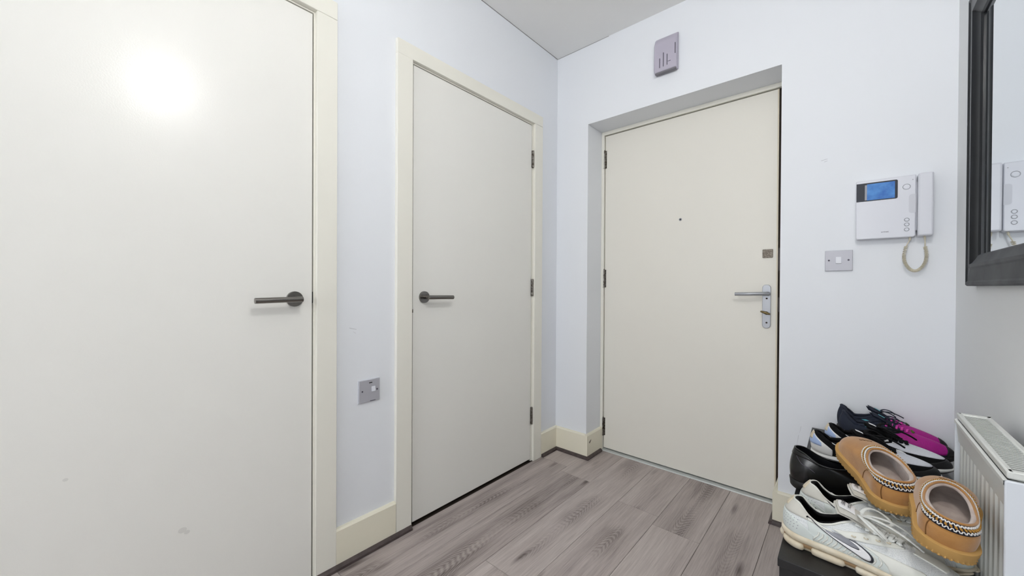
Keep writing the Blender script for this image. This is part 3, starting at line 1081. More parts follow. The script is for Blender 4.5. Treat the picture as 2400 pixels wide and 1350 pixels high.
class Last:
    """a shoe form. Local frame: X heel->toe, Y to the left, Z up. a in [0,1): 0 heel, 0.5 toe, second half = the -Y side. s: 0 sole edge .. 1 rim."""

    def __init__(s, L, wid, ctr, rh, rt, rim, zr, zs, ts, toe=0.034, slope=0.30, bulge=0.006, mirror=1):
        s.L, s.wid, s.ctr, s.rh, s.rt = L, wid, ctr, rh, rt
        s.x0, s.x1, s.wr, s.pw = rim
        s.zr, s.zs, s.ts = zr, zs, ts
        s.toe, s.slope, s.bulge, s.mir = toe, slope, bulge, mirror

    def width(s, x):
        L = s.L
        w = ip(x / L, s.wid)
        x = np.clip(x, 0, L)
        h = np.clip((s.rh - x) / s.rh, 0, 1)
        t = np.clip((x - (L - s.rt)) / s.rt, 0, 1)
        return w * np.sqrt(np.clip(1 - h ** 2, 0, 1)) * np.power(np.clip(1 - t ** 2.2, 0, 1), 1 / 2.2)

    def split(s, a):
        a = np.mod(np.asarray(a, float), 1.0)
        side = np.where(a <= 0.5, 1.0, -1.0)
        t = np.where(a <= 0.5, a * 2, (1 - a) * 2)
        return t, side

    def outline(s, a, off=0.0):
        t, side = s.split(a)
        x = s.L * (0.5 - 0.5 * np.cos(PI * t))
        y = s.mir * ip(x / s.L, s.ctr) + side * s.width(x)
        if off:
            # offset outwards along the planar normal
            e = 1e-3
            xa, ya = s.outline(np.asarray(a) - e)
            xb, yb = s.outline(np.asarray(a) + e)
            tx, ty = xb - xa, yb - ya
            ln = np.hypot(tx, ty) + 1e-9
            x, y = x - ty / ln * off, y + tx / ln * off
        return x, y

    def bottom(s, x):
        k = np.clip((x / s.L - 0.62) / 0.38, 0, 1)
        h = np.clip((0.10 - x / s.L) / 0.10, 0, 1)
        return s.ts * k ** 2 + 0.004 * h ** 2

    def ztop(s, x):
        return ip(x / s.L, s.zs)

    def rimc(s, a):
        t, side = s.split(a)
        u = 0.5 - 0.5 * np.cos(PI * t)
        x = s.x0 + (s.x1 - s.x0) * u
        w = s.wr * np.power(np.clip(1 - np.abs(2 * u - 1) ** s.pw, 0, 1), 1 / s.pw) * ip(u, [(0, 0.92), (0.35, 1.0), (0.7, 0.95), (1, 0.8)])
        y = s.mir * ip(x / s.L, s.ctr) + side * w
        return x, y, ip(u, s.zr)

    def S(s, a, q, off=0.0):
        a, q = np.broadcast_arrays(np.asarray(a, float), np.asarray(q, float))
        P = s._S(a, q)
        if np.any(off):
            e = 2e-3
            da = s._S(a + e, q) - s._S(a - e, q)
            qa, qb = np.clip(q - e, 0, 1), np.clip(q + e, 0, 1)
            dq = s._S(a, qb) - s._S(a, qa)
            n = np.cross(dq, da)
            n /= (np.linalg.norm(n, axis=-1, keepdims=True) + 1e-12)
            P = P + n * (off if np.isscalar(off) else np.asarray(off)[..., None])
        return P

    def _S(s, a, q):
        ox, oy = s.outline(a)
        oz = s.ztop(ox)
        rx, ry, rz = s.rimc(a)
        dx, dy = ox - rx, oy - ry
        d = np.hypot(dx, dy)
        k1 = np.minimum(0.62 * (rz - oz), s.toe)
        # outward bulge
        nx, ny = dx / (d + 1e-6), dy / (d + 1e-6)
        b1 = s.bulge * np.clip((0.06 - d) / 0.05, 0, 1)
        B1 = (ox + nx * b1, oy + ny * b1, oz + k1)
        c2 = 0.5
        B2 = (rx + dx * c2 + nx * b1, ry + dy * c2 + ny * b1, np.maximum(rz - d * c2 * s.slope - 0.28 * (rz - oz) * np.clip((0.06 - d) / 0.05, 0, 1), oz + 0.4 * k1))
        o = []
        for i, (p0, p3) in enumerate(((ox, rx), (oy, ry), (oz, rz))):
            o.append((1 - q) ** 3 * p0 + 3 * (1 - q) ** 2 * q * B1[i] + 3 * (1 - q) * q * q * B2[i] + q ** 3 * p3)
        return np.stack(o, -1)

    def dense(s):
        A, Q = np.meshgrid(np.linspace(0.25, 0.75, 220), np.linspace(0.02, 1, 70), indexing='ij')
        s._d = s._S(A, Q).reshape(-1, 3)

    def top(s, x, y, off=0.0):
        if not hasattr(s, '_d'):
            s.dense()
        d = (s._d[:, 0] - x) ** 2 + (s._d[:, 1] - y) ** 2
        i = np.argpartition(d, 4)[:4]
        return (x, y, float(np.mean(s._d[i, 2])) + off)

    def sdist(s, a, D):
        """s value at distance D (metres) down from the rim, for each a"""
        a = np.atleast_1d(np.asarray(a, float))
        q = np.linspace(1, 0, 80)
        A, Q = np.meshgrid(a, q, indexing='ij')
        P = s._S(A, Q)
        d = np.concatenate([np.zeros((len(a), 1)), np.cumsum(np.linalg.norm(np.diff(P, axis=1), axis=2), axis=1)], 1)
        return np.array([np.interp(D, d[i], q) for i in range(len(a))])

    # --- mesh builders
    def upper(s, n=112, m=22, off=0.0, q0=0.0, q1=1.0):
        A, Q = np.meshgrid(np.arange(n) / n, np.linspace(q0, q1, m), indexing='ij')
        return MB().grid(s.S(A, Q, off), close_u=True)

    def lining(s, th, n=84, m=14, fb=0.004):
        A, Q = np.meshgrid(np.arange(n) / n, np.linspace(1, 0.04, m), indexing='ij')
        P = s.S(A, Q, -th)
        mb = MB().grid(P, close_u=True)
        ring = P[:, -1].copy()
        ring[:, 2] = s.ztop(ring[:, 0]) + fb
        c = MB()
        k = len(mb.v)
        x, y = ring[:, 0], ring[:, 1]
        # footbed as strips across
        half = n // 2
        V = [tuple(p) for p in ring]
        F = [(i, (n - i) % n, (n - i - 1) % n, i + 1) for i in range(1, half - 1)]
        F += [(0, n - 1, 1), (half, half - 1, half + 1)]
        mb.add(V, F)
        return mb

    def roll(s, r, n=84, q=1.0, off=0.0, a0=0.0, a1=1.0, dz=0.0):
        if a1 - a0 >= 0.999:
            A = np.arange(n) / n
            P = s.S(A, np.full(n, q), off)
            P[:, 2] += dz
            return MB().tube(P, r, 8, closed=True)
        A = np.linspace(a0, a1, n)
        P = s.S(A, np.full(n, q), off)
        P[:, 2] += dz
        return MB().tube(P, r, 8)

    def sole(s, prof, n=112):
        """prof: list of (outset, height fraction 0 bottom .. 1 top of sole at that x)"""
        A = np.arange(n) / n
        R = []
        for o, f in prof:
            x, y = s.outline(A, o)
            xx = np.clip(x, 0, s.L)
            zb, zt = s.bottom(xx), s.ztop(xx)
            R.append(np.stack([x, y, zb + (zt - zb) * f], -1))
        P = np.stack(R, 1)
        mb = MB().grid(P, close_u=True)
        for j, rev in ((0, True), (len(prof) - 1, False)):
            half = n // 2
            V = [tuple(p) for p in P[:, j]]
            F = [(i, (n - i) % n, (n - i - 1) % n, i + 1) for i in range(1, half - 1)] + [(0, n - 1, 1), (half, half - 1, half + 1)]
            mb.add(V, F)
        return mb

    def panel(s, a0, a1, f0, f1, off=0.001, n=40, m=8):
        """raised patch between s=f0(a) and f1(a), with a skirt down to the surface"""
        A = np.linspace(a0, a1, n)
        u = np.linspace(0, 1, n)
        lo = np.array([f0(v) for v in u]) if callable(f0) else np.full(n, f0)
        hi = np.array([f1(v) for v in u]) if callable(f1) else np.full(n, f1)
        Q = lo[:, None] + (hi - lo)[:, None] * np.linspace(0, 1, m)[None, :]
        AA = np.repeat(A[:, None], m, 1)
        top = s.S(AA, np.clip(Q, 0, 1), off)
        base = s.S(AA, np.clip(Q, 0, 1), -0.0004)
        P = np.zeros((n + 2, m + 2, 3))
        P[1:-1, 1:-1] = top
        P[1:-1, 0], P[1:-1, -1] = base[:, 0], base[:, -1]
        P[0, 1:-1], P[-1, 1:-1] = base[0], base[-1]
        P[0, 0], P[0, -1], P[-1, 0], P[-1, -1] = base[0, 0], base[0, -1], base[-1, 0], base[-1, -1]
        return MB().grid(P)

    def line(s, pts, r, off=0.0006, k=6, n=24):
        """thin tube through (a,s) control points on the surface"""
        p = np.array(pts, float)
        t = np.linspace(0, 1, len(p))
        T = np.linspace(0, 1, n)
        A = np.interp(T, t, p[:, 0])
        Q = np.interp(T, t, p[:, 1])
        return MB().tube(s.S(A, Q, off), r, k)


def shoe_root(name, label, loc, deg, group, tilt=(0, 0)):
    e = empty(name, loc, label, 'shoe', group)
    e.rotation_euler = (math.radians(tilt[0]), math.radians(tilt[1]), math.radians(deg))
    return e


def P_(name, mb, m, par, smooth=True, **k):
    return obj(name, mb, m, par, smooth=smooth, world_coords=False, **k)


def bez(p, n=16):
    p = [Vector(q) for q in p]
    o = []
    for i in range(n + 1):
        t = i / n
        o.append((1 - t) ** 3 * p[0] + 3 * (1 - t) ** 2 * t * p[1] + 3 * (1 - t) * t * t * p[2] + t ** 3 * p[3])
    return o


def flat_lace(mb, pts, w=0.0032, h=0.0013):
    """ribbon-like tube: elliptical section, flat side up"""
    pts = [Vector(p) for p in pts]
    m, n = len(pts), 8
    V, F = [], []
    for i in range(m):
        t = (pts[min(i + 1, m - 1)] - pts[max(i - 1, 0)]).normalized()
        sd = t.cross(Vector((0, 0, 1)))
        sd = sd.normalized() if sd.length > 1e-5 else Vector((0, 1, 0))
        up = sd.cross(t)
        for k in range(n):
            a = 2 * PI * k / n
            V.append(pts[i] + sd * math.cos(a) * w + up * math.sin(a) * h)
    for i in range(m - 1):
        for k in range(n):
            F.append((i * n + k, i * n + (k + 1) % n, (i + 1) * n + (k + 1) % n, (i + 1) * n + k))
    F.append(tuple(range(n - 1, -1, -1)))
    F.append(tuple((m - 1) * n + k for k in range(n)))
    mb.add(V, F)


# --- materials for footwear
M['suede'] = mat('chestnut suede', (190, 140, 82), 0.9, var=(26, (162, 112, 58), 0.3), bump=(220, 0.3), spec=0.15, sheen=0.4)
M['sueded'] = mat('dark suede stamp', (120, 80, 38), 0.9)
M['tsole'] = mat('tan rubber sole', (190, 150, 90), 0.75, bump=(150, 0.2), spec=0.25)
M['wool'] = mat('cream sheepskin', (214, 200, 190), 0.95, var=(38, (178, 160, 152), 0.25), bump=(90, 1.0), spec=0.1, sheen=0.5)
M['navyb'] = mat('navy braid', (22, 24, 38), 0.85)
M['braidw'] = mat('white braid', (228, 226, 224), 0.85)
M['braidg'] = mat('gold braid', (176, 128, 52), 0.8)
M['lmesh'] = knit('pale mesh fabric', (228, 231, 232), (176, 183, 188), 560)
M['lpanel'] = mat('off white overlay', (228, 229, 222), 0.5, bump=(120, 0.08))
M['lgrey'] = mat('pale grey textile', (206, 204, 196), 0.75, bump=(260, 0.25))
M['mint'] = mat('pale mint overlay', (216, 223, 220), 0.5)
M['lsole'] = mat('aged cream midsole', (232, 225, 208), 0.55, var=(26, (205, 190, 162), 0.22))
M['soleline'] = mat('dirty sole groove', (168, 136, 98), 0.7)
M['blackt'] = mat('black textile', (15, 15, 17), 0.85, bump=(300, 0.25), spec=0.2)
M['blackl'] = mat('black leather', (14, 14, 15), 0.24, bump=(140, 0.12), spec=0.5)
M['lblk'] = mat('black loafer lining', (24, 25, 28), 0.3, bump=(60, 0.1))
M['swo'] = mat('white swoosh', (244, 244, 246), 0.4)
M['swod'] = mat('swoosh outline', (44, 46, 54), 0.5)
M['lacew'] = mat('white laces', (228, 231, 228), 0.8, bump=(400, 0.3))
M['whitek'] = knit('white knit toe', (232, 234, 242), (206, 209, 222), 520)
M['blueh'] = mat('pale blue heel', (170, 192, 232), 0.5)
M['wsole'] = mat('white foam sole', (232, 232, 230), 0.55, bump=(60, 0.1))
M['navy'] = mat('navy textile', (25, 36, 58), 0.75, bump=(260, 0.25), var=(30, (14, 20, 36), 0.25))
M['magenta'] = knit('magenta mesh', (176, 10, 140), (120, 4, 98), 480, 0.6)
M['pink'] = mat('bright pink laces', (226, 64, 178), 0.6)
M['rubber'] = mat('black rubber', (18, 18, 20), 0.55)
M['teal'] = mat('teal accent', (84, 176, 190), 0.5)
M['green'] = mat('green loop', (88, 120, 40), 0.7)
M['tag'] = mat('cream size tag', (226, 220, 196), 0.6)


# ------------------------------------------------------------------ white running shoes
def white_runner(loc, deg, mirror, label, bow=True, tilt=(0, 0)):
    G = 'pair of white running shoes'
    e = shoe_root('running_shoe', label, loc, deg, G, tilt)
    e.scale = (0.935,) * 3
    k = Last(0.302, [(0, 0.036), (0.12, 0.037), (0.3, 0.0365), (0.45, 0.040), (0.65, 0.049), (0.8, 0.049), (0.92, 0.044), (1, 0.040)],
             [(0, 0.0), (0.3, -0.003), (0.6, 0.001), (1, 0.006)], 0.036, 0.072,
             (0.020, 0.130, 0.0275, 2.4), [(0, 0.106), (0.10, 0.1045), (0.25, 0.086), (0.42, 0.075), (0.62, 0.081), (0.85, 0.095), (1, 0.100)],
             [(0, 0.034), (0.2, 0.032), (0.5, 0.029), (0.8, 0.023), (1, 0.024)], 0.016, toe=0.036, slope=0.36, bulge=0.008, mirror=mirror)
    # sole: upper band, groove, pods
    sole = P_('midsole', k.sole([(-0.006, 0.56), (0.003, 0.58), (0.0065, 0.68), (0.0065, 0.92), (0.0035, 1.06), (-0.008, 1.06)]), M['lsole'], e)
    P_('sole_groove', k.sole([(-0.004, 0.25), (0.002, 0.30), (0.002, 0.57), (-0.004, 0.60)]), M['soleline'], sole)
    P_('outsole', k.sole([(-0.010, 0.0), (-0.006, 0.02), (-0.004, 0.30), (-0.012, 0.31)]), M['lsole'], sole)
    # pods along both sides
    cuts = [0.035, 0.135, 0.225, 0.305, 0.375, 0.462]
    segs = [(cuts[i] + 0.006, cuts[i + 1] - 0.006) for i in range(len(cuts) - 1)]
    segs = segs + [(1 - b, 1 - a) for a, b in segs] + [(-0.029, 0.029), (0.468, 0.532)]
    for a0, a1 in segs:
        n = 12
        A = np.linspace(a0, a1, n)
        u = np.linspace(-1, 1, n)
        sq = np.power(np.clip(1 - np.abs(u) ** 4, 0, 1), 0.25)
        rows = []
        for o, f, tk in ((-0.012, 0.0, 0), (0.002, 0.0, 1), (0.0082, 0.10, 1), (0.0098, 0.30, 1), (0.0075, 0.50, 1), (0.002, 0.56, 1), (-0.008, 0.56, 0)):
            oo = -0.010 + (o + 0.010) * (0.30 + 0.70 * sq) if tk else np.full(n, o)
            xs, ys = [], []
            for aa, ov in zip(A, oo):
                x, y = k.outline(aa, ov)
                xs.append(float(x))
                ys.append(float(y))
            xs, ys = np.array(xs), np.array(ys)
            xx = np.clip(xs, 0, k.L)
            zb, zt = k.bottom(xx), k.ztop(xx)
            f2 = 0.28 + (f - 0.28) * (0.45 + 0.55 * sq)
            rows.append(np.stack([xs, ys, zb + (zt - zb) * f2], -1))
        P = np.stack(rows, 1)
        mb = MB().grid(P)
        m_ = len(rows)
        mb.f += [tuple(range(m_)), tuple((n - 1) * m_ + i for i in range(m_ - 1, -1, -1))]
        P_('sole_pod', mb, M['lsole'], sole, smooth=60)
    up = P_('upper', k.upper(), M['lmesh'], e)
    # heel: grey textile collar, mint counter with perforations
    P_('collar_panel', k.panel(-0.19, 0.19, lambda u: 0.62 - 0.1 * math.cos(PI * (u - .5)), 0.985, 0.0016, 60, 8), M['lgrey'], up)
    P_('heel_counter', k.panel(-0.15, 0.15, 0.0, lambda u: 0.62 - 0.10 * math.cos(PI * (u - .5)) - 0.5 * abs(2 * u - 1) ** 3, 0.0022, 60, 8), M['mint'], up)
    for sgn in (1, -1):
        pm = MB()
        for i in range(6):
            for j in range(4):
                a = sgn * (0.045 + 0.012 * i + 0.003 * (j % 2))
                q = 0.16 + 0.09 * j
                c = k.S(a, q, 0.0023)
                c2 = k.S(a + 0.004, q, 0.0023)
                c3 = k.S(a, q + 0.028, 0.0023)
                pm.add([c, c2, (c2 + c3) / 2 + (c2 - c) * 0.2, c3], [(0, 1, 2, 3)])
        P_('perforations', pm, M['greyp'], up, fix=False)
    P_('heel_tab', k.panel(-0.035, 0.035, 0.70, 1.0, 0.004, 16, 8), M['lsole'], up)
    P_('collar', k.roll(0.0042, q=0.995, off=-0.0052), M['blackt'], e)
    P_('collar_edge', k.roll(0.0022, q=0.985, off=0.0005), M['lpanel'], e)
    P_('lining', k.lining(0.006), M['blackt'], e)
    # mid-foot band, ribs, cage and toe overlay on both sides
    for sg in (1, -1):
        sd = (lambda a: a) if sg == 1 else (lambda a: 1 - a)
        lo = lambda u: 0.0
        P_('side_panel', k.panel(sd(0.135), sd(0.295), 0.0, lambda u: (0.66 - 0.16 * u), 0.0014, 40, 8), M['mint'], up)
        rib = MB()
        for i in range(13):
            a0 = 0.160 + 0.0105 * i
            rib.add(*(lambda q: (q.v, q.f))(k.line([(sd(a0 - 0.012), 0.06), (sd(a0), 0.22), (sd(a0 + 0.004), 0.34)], 0.0017, 0.0016, 6, 8)))
        P_('ribs', rib, M['lpanel'], up)
        rib = MB()
        for i in range(10):
            q0 = 0.50 + 0.036 * i
            rib.add(*(lambda q: (q.v, q.f))(k.line([(sd(0.190 + 0.003 * i), q0), (sd(0.226 + 0.004 * i), q0 - 0.07), (sd(0.256 + 0.004 * i), q0 - 0.13)], 0.0010, 0.0016, 6, 10)))
        P_('ribs', rib, M['greyp'], up)
        # heel-to-lace strap
        P_('strap', k.panel(sd(0.140), sd(0.245), lambda u: 0.60 + 0.16 * u, lambda u: 0.70 + 0.20 * u, 0.0028, 24, 5), M['lpanel'], up)
        # swoosh: u=0 hook (front), u=1 tail (back)
        def sw_lo(u, g=0.0):
            return float(ip(u, [(0, 0.60), (0.05, 0.36), (0.12, 0.17), (0.22, 0.12), (0.4, 0.22), (0.7, 0.46), (1, 0.72)])) - g
        def sw_hi(u, g=0.0):
            return float(ip(u, [(0, 0.62), (0.05, 0.66), (0.10, 0.52), (0.18, 0.385), (0.3, 0.36), (0.45, 0.41), (0.7, 0.545), (1, 0.735)])) + g
        P_('swoosh_outline', k.panel(sd(0.282), sd(0.156), lambda u: sw_lo(u, 0.035), lambda u: sw_hi(u, 0.030), 0.0036, 60, 6), M['swod'], up)
        P_('swoosh', k.panel(sd(0.278), sd(0.166), lambda u: sw_lo(u), lambda u: sw_hi(u), 0.0044, 60, 6), M['swo'], up)
        # eyestay
        P_('eyestay', k.panel(sd(0.270), sd(0.452), lambda u: 0.70 - 0.05 * u, lambda u: 0.90 - 0.10 * u, 0.0026, 30, 6), M['lpanel'], up)
        # toe overlay curving round the toe box
        P_('toe_overlay', k.panel(sd(0.292), sd(0.375), lambda u: 0.02 + 0.0 * u, lambda u: 0.62 - 0.30 * u, 0.002, 24, 8), M['lpanel'], up)
        ev = MB()
        for i in range(4):
            c = k.S(sd(0.315 + 0.034 * i), 0.79 - 0.022 * i, 0.0032)
            ev.add(*(lambda q: (q.v, q.f))(MB().ring(tuple(c), 2, 0.0032, 0.001, 12, 6)))
        P_('eyelets', ev, M['lsole'], up)
    P_('toe_cap', k.panel(0.40, 0.60, 0.0, lambda u: 0.16 + 0.12 * abs(2 * u - 1), 0.002, 40, 6), M['mint'], up)
    P_('vamp_overlay', k.panel(0.455, 0.545, 0.34, 0.60, 0.0022, 20, 10), M['lpanel'], up)
    # tongue with label
    n, m_ = 12, 9
    TP = np.zeros((n, m_, 3))
    for i in range(n):
        u = i / (n - 1)
        c = Vector((0.168, 0, 0.096)).lerp(Vector((0.098, 0, 0.128)), u)
        c.z += 0.006 * math.sin(PI * u)
        for j in range(m_):
            v = -1 + 2 * j / (m_ - 1)
            w = 0.020 + 0.011 * u
            TP[i, j] = (c.x + 0.010 * v * v * u, c.y + v * w, c.z - 0.012 * v * v)
    tb = MB().grid(TP)
    tb2 = MB().grid(TP[::-1] - np.array([0.004, 0, 0.004]))
    tb.add(tb2.v, tb2.f)
    tg = P_('tongue', tb, M['lgrey'], e)
    # label patch near the tongue top
    lab = np.zeros((4, 5, 3))
    for i in range(4):
        u = 0.52 + 0.42 * i / 3
        c = Vector((0.168, 0, 0.096)).lerp(Vector((0.098, 0, 0.128)), u)
        c.z += 0.006 * math.sin(PI * u) + 0.0012
        for j in range(5):
            v = -1 + 2 * j / 4
            lab[i, j] = (c.x + 0.010 * (v * .62) ** 2 * u, v * 0.019, c.z - 0.012 * (v * 0.62) ** 2 + 0.0006)
    P_('tongue_label', MB().grid(lab), M['swo'], tg)
    for body, u, sz in (('NIKE', 0.80, 0.011), ('ZOOM', 0.645, 0.009)):
        V, F = text_mesh(body, sz, 0.0001)
        d = Vector((0.098 - 0.168, 0, 0.128 - 0.096)).normalized()
        c = Vector((0.168, 0, 0.096)).lerp(Vector((0.098, 0, 0.128)), u)
        c.z += 0.006 * math.sin(PI * u) + 0.0032
        P_('lettering', MB().add([c + d * v.y + Vector((0, -1, 0)) * (-v.x) * -1 + Vector((0, 0, v.z)) for v in V], F), M['swod'], tg, smooth=False, fix=False)
    # laces
    lc = MB()
    xs = [0.141, 0.154, 0.167, 0.180, 0.193, 0.206]
    for i, x in enumerate(xs):
        w = 0.021 - 0.0012 * i
        cy = mirror * float(ip(x / k.L, k.ctr))
        flat_lace(lc, [k.top(x + 0.004 * t, cy + w * t, 0.0062 - 0.002 * t * t) for t in np.linspace(-1, 1, 13)], 0.0042, 0.0016)
        if i < len(xs) - 1:
            for sg in (1, -1):
                flat_lace(lc, [k.top(x + 0.013 * t, cy + sg * w * (1 - 2 * t), 0.0052) for t in np.linspace(0, 1, 11)], 0.0036)
    la = P_('laces', lc, M['lacew'], e)
    if bow:
        kx, ky, kz = k.top(0.142, 0, 0.012)
        bw = MB()
        c0 = Vector((kx, ky, kz))
        for p in ([(0, 0, 0), (-.01, -.03, .022), (.02, -.062, .010), (.040, -.050, -.012)], [(.040, -.050, -.012), (.050, -.035, -.020), (.02, -.012, -.004), (.002, 0, 0.001)],
                  [(0, 0, 0), (.0, .03, .020), (.03, .05, .010), (.05, .040, -.010)], [(.05, .040, -.010), (.055, .025, -.018), (.02, .012, -.004), (.002, 0, .001)],
                  [(0, 0, 0.001), (.02, -.012, .012), (.055, -.014, .006), (.098, -.022, -.022)], [(0, 0, 0.001), (.025, .006, .012), (.060, .018, .004), (.085, .030, -.024)]):
            pp = bez([c0 + Vector(q) for q in p], 14)
            # keep the lace above the shoe surface
            pp = [Vector((q.x, q.y, max(q.z, k.top(q.x, q.y, 0.004)[2]) if k.top(q.x, q.y)[2] < q.z + 0.05 else q.z)) for q in pp]
            flat_lace(bw, pp, 0.0042, 0.0016)
        bw.tube([c0 + Vector((-.002, -.006, 0)), c0 + Vector((0.001, 0, .003)), c0 + Vector((.002, .006, 0))], [0.003, 0.005, 0.003], 8)
        P_('bow', bw, M['lacew'], la)
    return e


white_runner((1.318, -0.952, ZC), -4, 1, 'white running shoe with swoosh at the cabinet edge, bow laces in full view')
white_runner((1.340, -0.843, ZC), -1, -1, 'white running shoe tucked half under the tan slippers')


# ------------------------------------------------------------------ tan slippers
def slipper(loc, deg, mirror, label, tilt=(0, 0), sc=0.9, x1=0.165):
    e = shoe_root('slipper', label, loc, deg, 'pair of tan suede slippers', tilt)
    e.scale = (sc,) * 3
    k = Last(0.282, [(0, 0.041), (0.15, 0.043), (0.4, 0.044), (0.65, 0.052), (0.82, 0.054), (1, 0.050)],
             [(0, 0.0), (0.4, -0.002), (1, 0.008)], 0.045, 0.080,
             (0.008, x1, 0.0390, 2.3), [(0, 0.086), (0.2, 0.081), (0.5, 0.078), (0.8, 0.086), (1, 0.091)],
             [(0, 0.030), (0.5, 0.028), (1, 0.030)], 0.010, toe=0.040, slope=0.24, bulge=0.008, mirror=mirror)
    # rubber sole with serrated lower edge
    n = 224
    A = np.arange(n) / n
    R = []
    for o, f in ((-0.010, 0.0), (0.002, 0.0), (0.0045, 0.10), (0.0045, 0.22), (0.006, 0.45), (0.0075, 0.78), (0.0075, 0.92), (0.004, 1.0), (-0.006, 1.0)):
        ser = (0.0016 * np.where((np.arange(n) // 2) % 2 == 0, 1, -1)) if f <= 0.12 and o > 0 else 0
        x, y = k.outline(A, o)
        if np.any(ser):
            e1 = 1e-3
            xa, ya = k.outline(A - e1)
            xb, yb = k.outline(A + e1)
            ln = np.hypot(xb - xa, yb - ya) + 1e-9
            x, y = x - (yb - ya) / ln * ser, y + (xb - xa) / ln * ser
        xx = np.clip(x, 0, k.L)
        zb, zt = k.bottom(xx), k.ztop(xx)
        R.append(np.stack([x, y, zb + (zt - zb) * f], -1))
    P = np.stack(R, 1)
    mb = MB().grid(P, close_u=True)
    half = n // 2
    for j in (0, P.shape[1] - 1):
        mb.add([tuple(p) for p in P[:, j]], [(i, (n - i) % n, (n - i - 1) % n, i + 1) for i in range(1, half - 1)] + [(0, n - 1, 1), (half, half - 1, half + 1)])
    P_('sole', mb, M['tsole'], e, smooth=40)
    up = P_('upper', k.upper(), M['suede'], e)
    P_('heel_seam', k.line([(0.075, 0.0), (0.072, 0.35), (0.07, 0.72)], 0.0011, 0.0006), M['sueded'], up)
    P_('heel_seam', k.line([(0.20, 0.0), (0.195, 0.35), (0.19, 0.72)], 0.0009, 0.0005), M['sueded'], up)
    # stamped mark on the vamp
    st = MB()
    for i, dx in enumerate((-0.010, -0.003, 0.004, 0.011)):
        st.add(*(lambda q: (q.v, q.f))(MB().tube([k.top(0.212 + dx * 0.15, dx - 0.0025, 0.0006), k.top(0.206 + dx * 0.15, dx + 0.0005, 0.0008), k.top(0.213 + dx * 0.15, dx + 0.003, 0.0006)], 0.0008, 6)))
    P_('stamped_mark', st, M['sueded'], up)
    P_('lining', k.lining(0.0075, fb=0.006), M['wool'], e)
    P_('lining_cuff', k.roll(0.0042, q=0.985, off=-0.0045), M['wool'], e)
    P_('inner_binding', k.roll(0.0026, q=1.0, off=0.0005), M['suede'], e)
    # braid: navy band, white zigzags, gold beads
    lo_ = lambda u: float(k.sdist(-0.0001 + u, 0.0215)[0])
    hi_ = lambda u: float(k.sdist(-0.0001 + u, 0.0030)[0])
    br = P_('braid', k.panel(-0.0001, 0.9999, lo_, hi_, 0.0016, 130, 5), M['navyb'], e)
    nz = 64
    A = np.arange(nz * 4) / (nz * 4)
    zz = np.where(np.arange(nz * 4) % 4 < 2, 1, -1)
    for D, amp, r in ((0.0165, 0.0018, 0.0012), (0.0060, 0.0015, 0.0014)):
        Q = np.where(zz > 0, k.sdist(A, D - amp), k.sdist(A, D + amp))
        P_('braid_zigzag', MB().tube(k.S(A, np.clip(Q, 0, 1), 0.0028), r, 6, closed=True), M['braidw'], br)
    gb = MB()
    ga = (np.arange(nz) + 0.5) / nz
    q1, q2, q3 = k.sdist(ga - 0.004, 0.0140), k.sdist(ga, 0.0112), k.sdist(ga + 0.004, 0.0084)
    for i in range(nz):
        a = ga[i]
        gb.add(*(lambda q: (q.v, q.f))(MB().tube([k.S(a - 0.004, q1[i], 0.0028), k.S(a, q2[i], 0.0038), k.S(a + 0.004, q3[i], 0.0028)], [0.0011, 0.0024, 0.0011], 6)))
    P_('braid_stitches', gb, M['braidg'], br)['kind'] = 'stuff'
    return e


slipper((1.515, -0.903, 0.563), 106.5, 1, 'tan suede slipper with braided rim lying across the black loafer', (-2, -10), 0.89, 0.142)
slipper((1.557, -1.062, 0.577), 85.0, -1, 'tan suede slipper with braided rim leaning against the radiator', (8, -6), 0.83, 0.170)


# ------------------------------------------------------------------ black loafers
def loafer(loc, deg, mirror, label, tilt=(0, 0)):
    e = shoe_root('loafer', label, loc, deg, None, tilt)
    k = Last(0.285, [(0, 0.038), (0.15, 0.040), (0.4, 0.040), (0.68, 0.045), (0.85, 0.041), (1, 0.032)],
             [(0, 0.0), (0.4, -0.003), (1, 0.006)], 0.036, 0.075,
             (0.010, 0.150, 0.0365, 2.2), [(0, 0.112), (0.15, 0.107), (0.4, 0.088), (0.7, 0.084), (1, 0.090)],
             [(0, 0.024), (0.28, 0.023), (0.34, 0.015), (1, 0.013)], 0.008, toe=0.030, slope=0.27, bulge=0.006, mirror=mirror)
    P_('sole', k.sole([(-0.006, 0.0), (0.001, 0.02), (0.002, 0.6), (0.003, 0.95), (-0.005, 1.0)]), M['rubber'], e)
    up = P_('upper', k.upper(), M['blackl'], e)
    P_('heel_strap', k.panel(-0.20, 0.20, 0.80, 0.97, 0.0014, 40, 4), M['blackl'], up)
    P_('seam', k.line([(0.955, 0.97), (0.90, 0.60), (0.865, 0.50), (0.85, 0.42)], 0.0007, 0.0006), M['lavd'], up)
    P_('rim_binding', k.roll(0.0024, q=1.0), M['blackl'], e)
    P_('lining', k.lining(0.004), M['lblk'], e)
    P_('apron_seam', k.line([(0.40, 0.62), (0.46, 0.48), (0.5, 0.45), (0.54, 0.48), (0.60, 0.62)], 0.002, 0.0006), M['blackl'], up)
    P_('vamp_strap', k.panel(0.36, 0.64, 0.74, 0.90, 0.0022, 36, 4), M['blackl'], up)
    P_('size_tag', k.panel(0.030, 0.052, 0.70, 0.86, -0.0056, 6, 5), M['tag'], e)
    return e


loafer((1.300, -0.645, ZC), 3, 1, 'black leather loafer between the white running shoes and the sneakers')


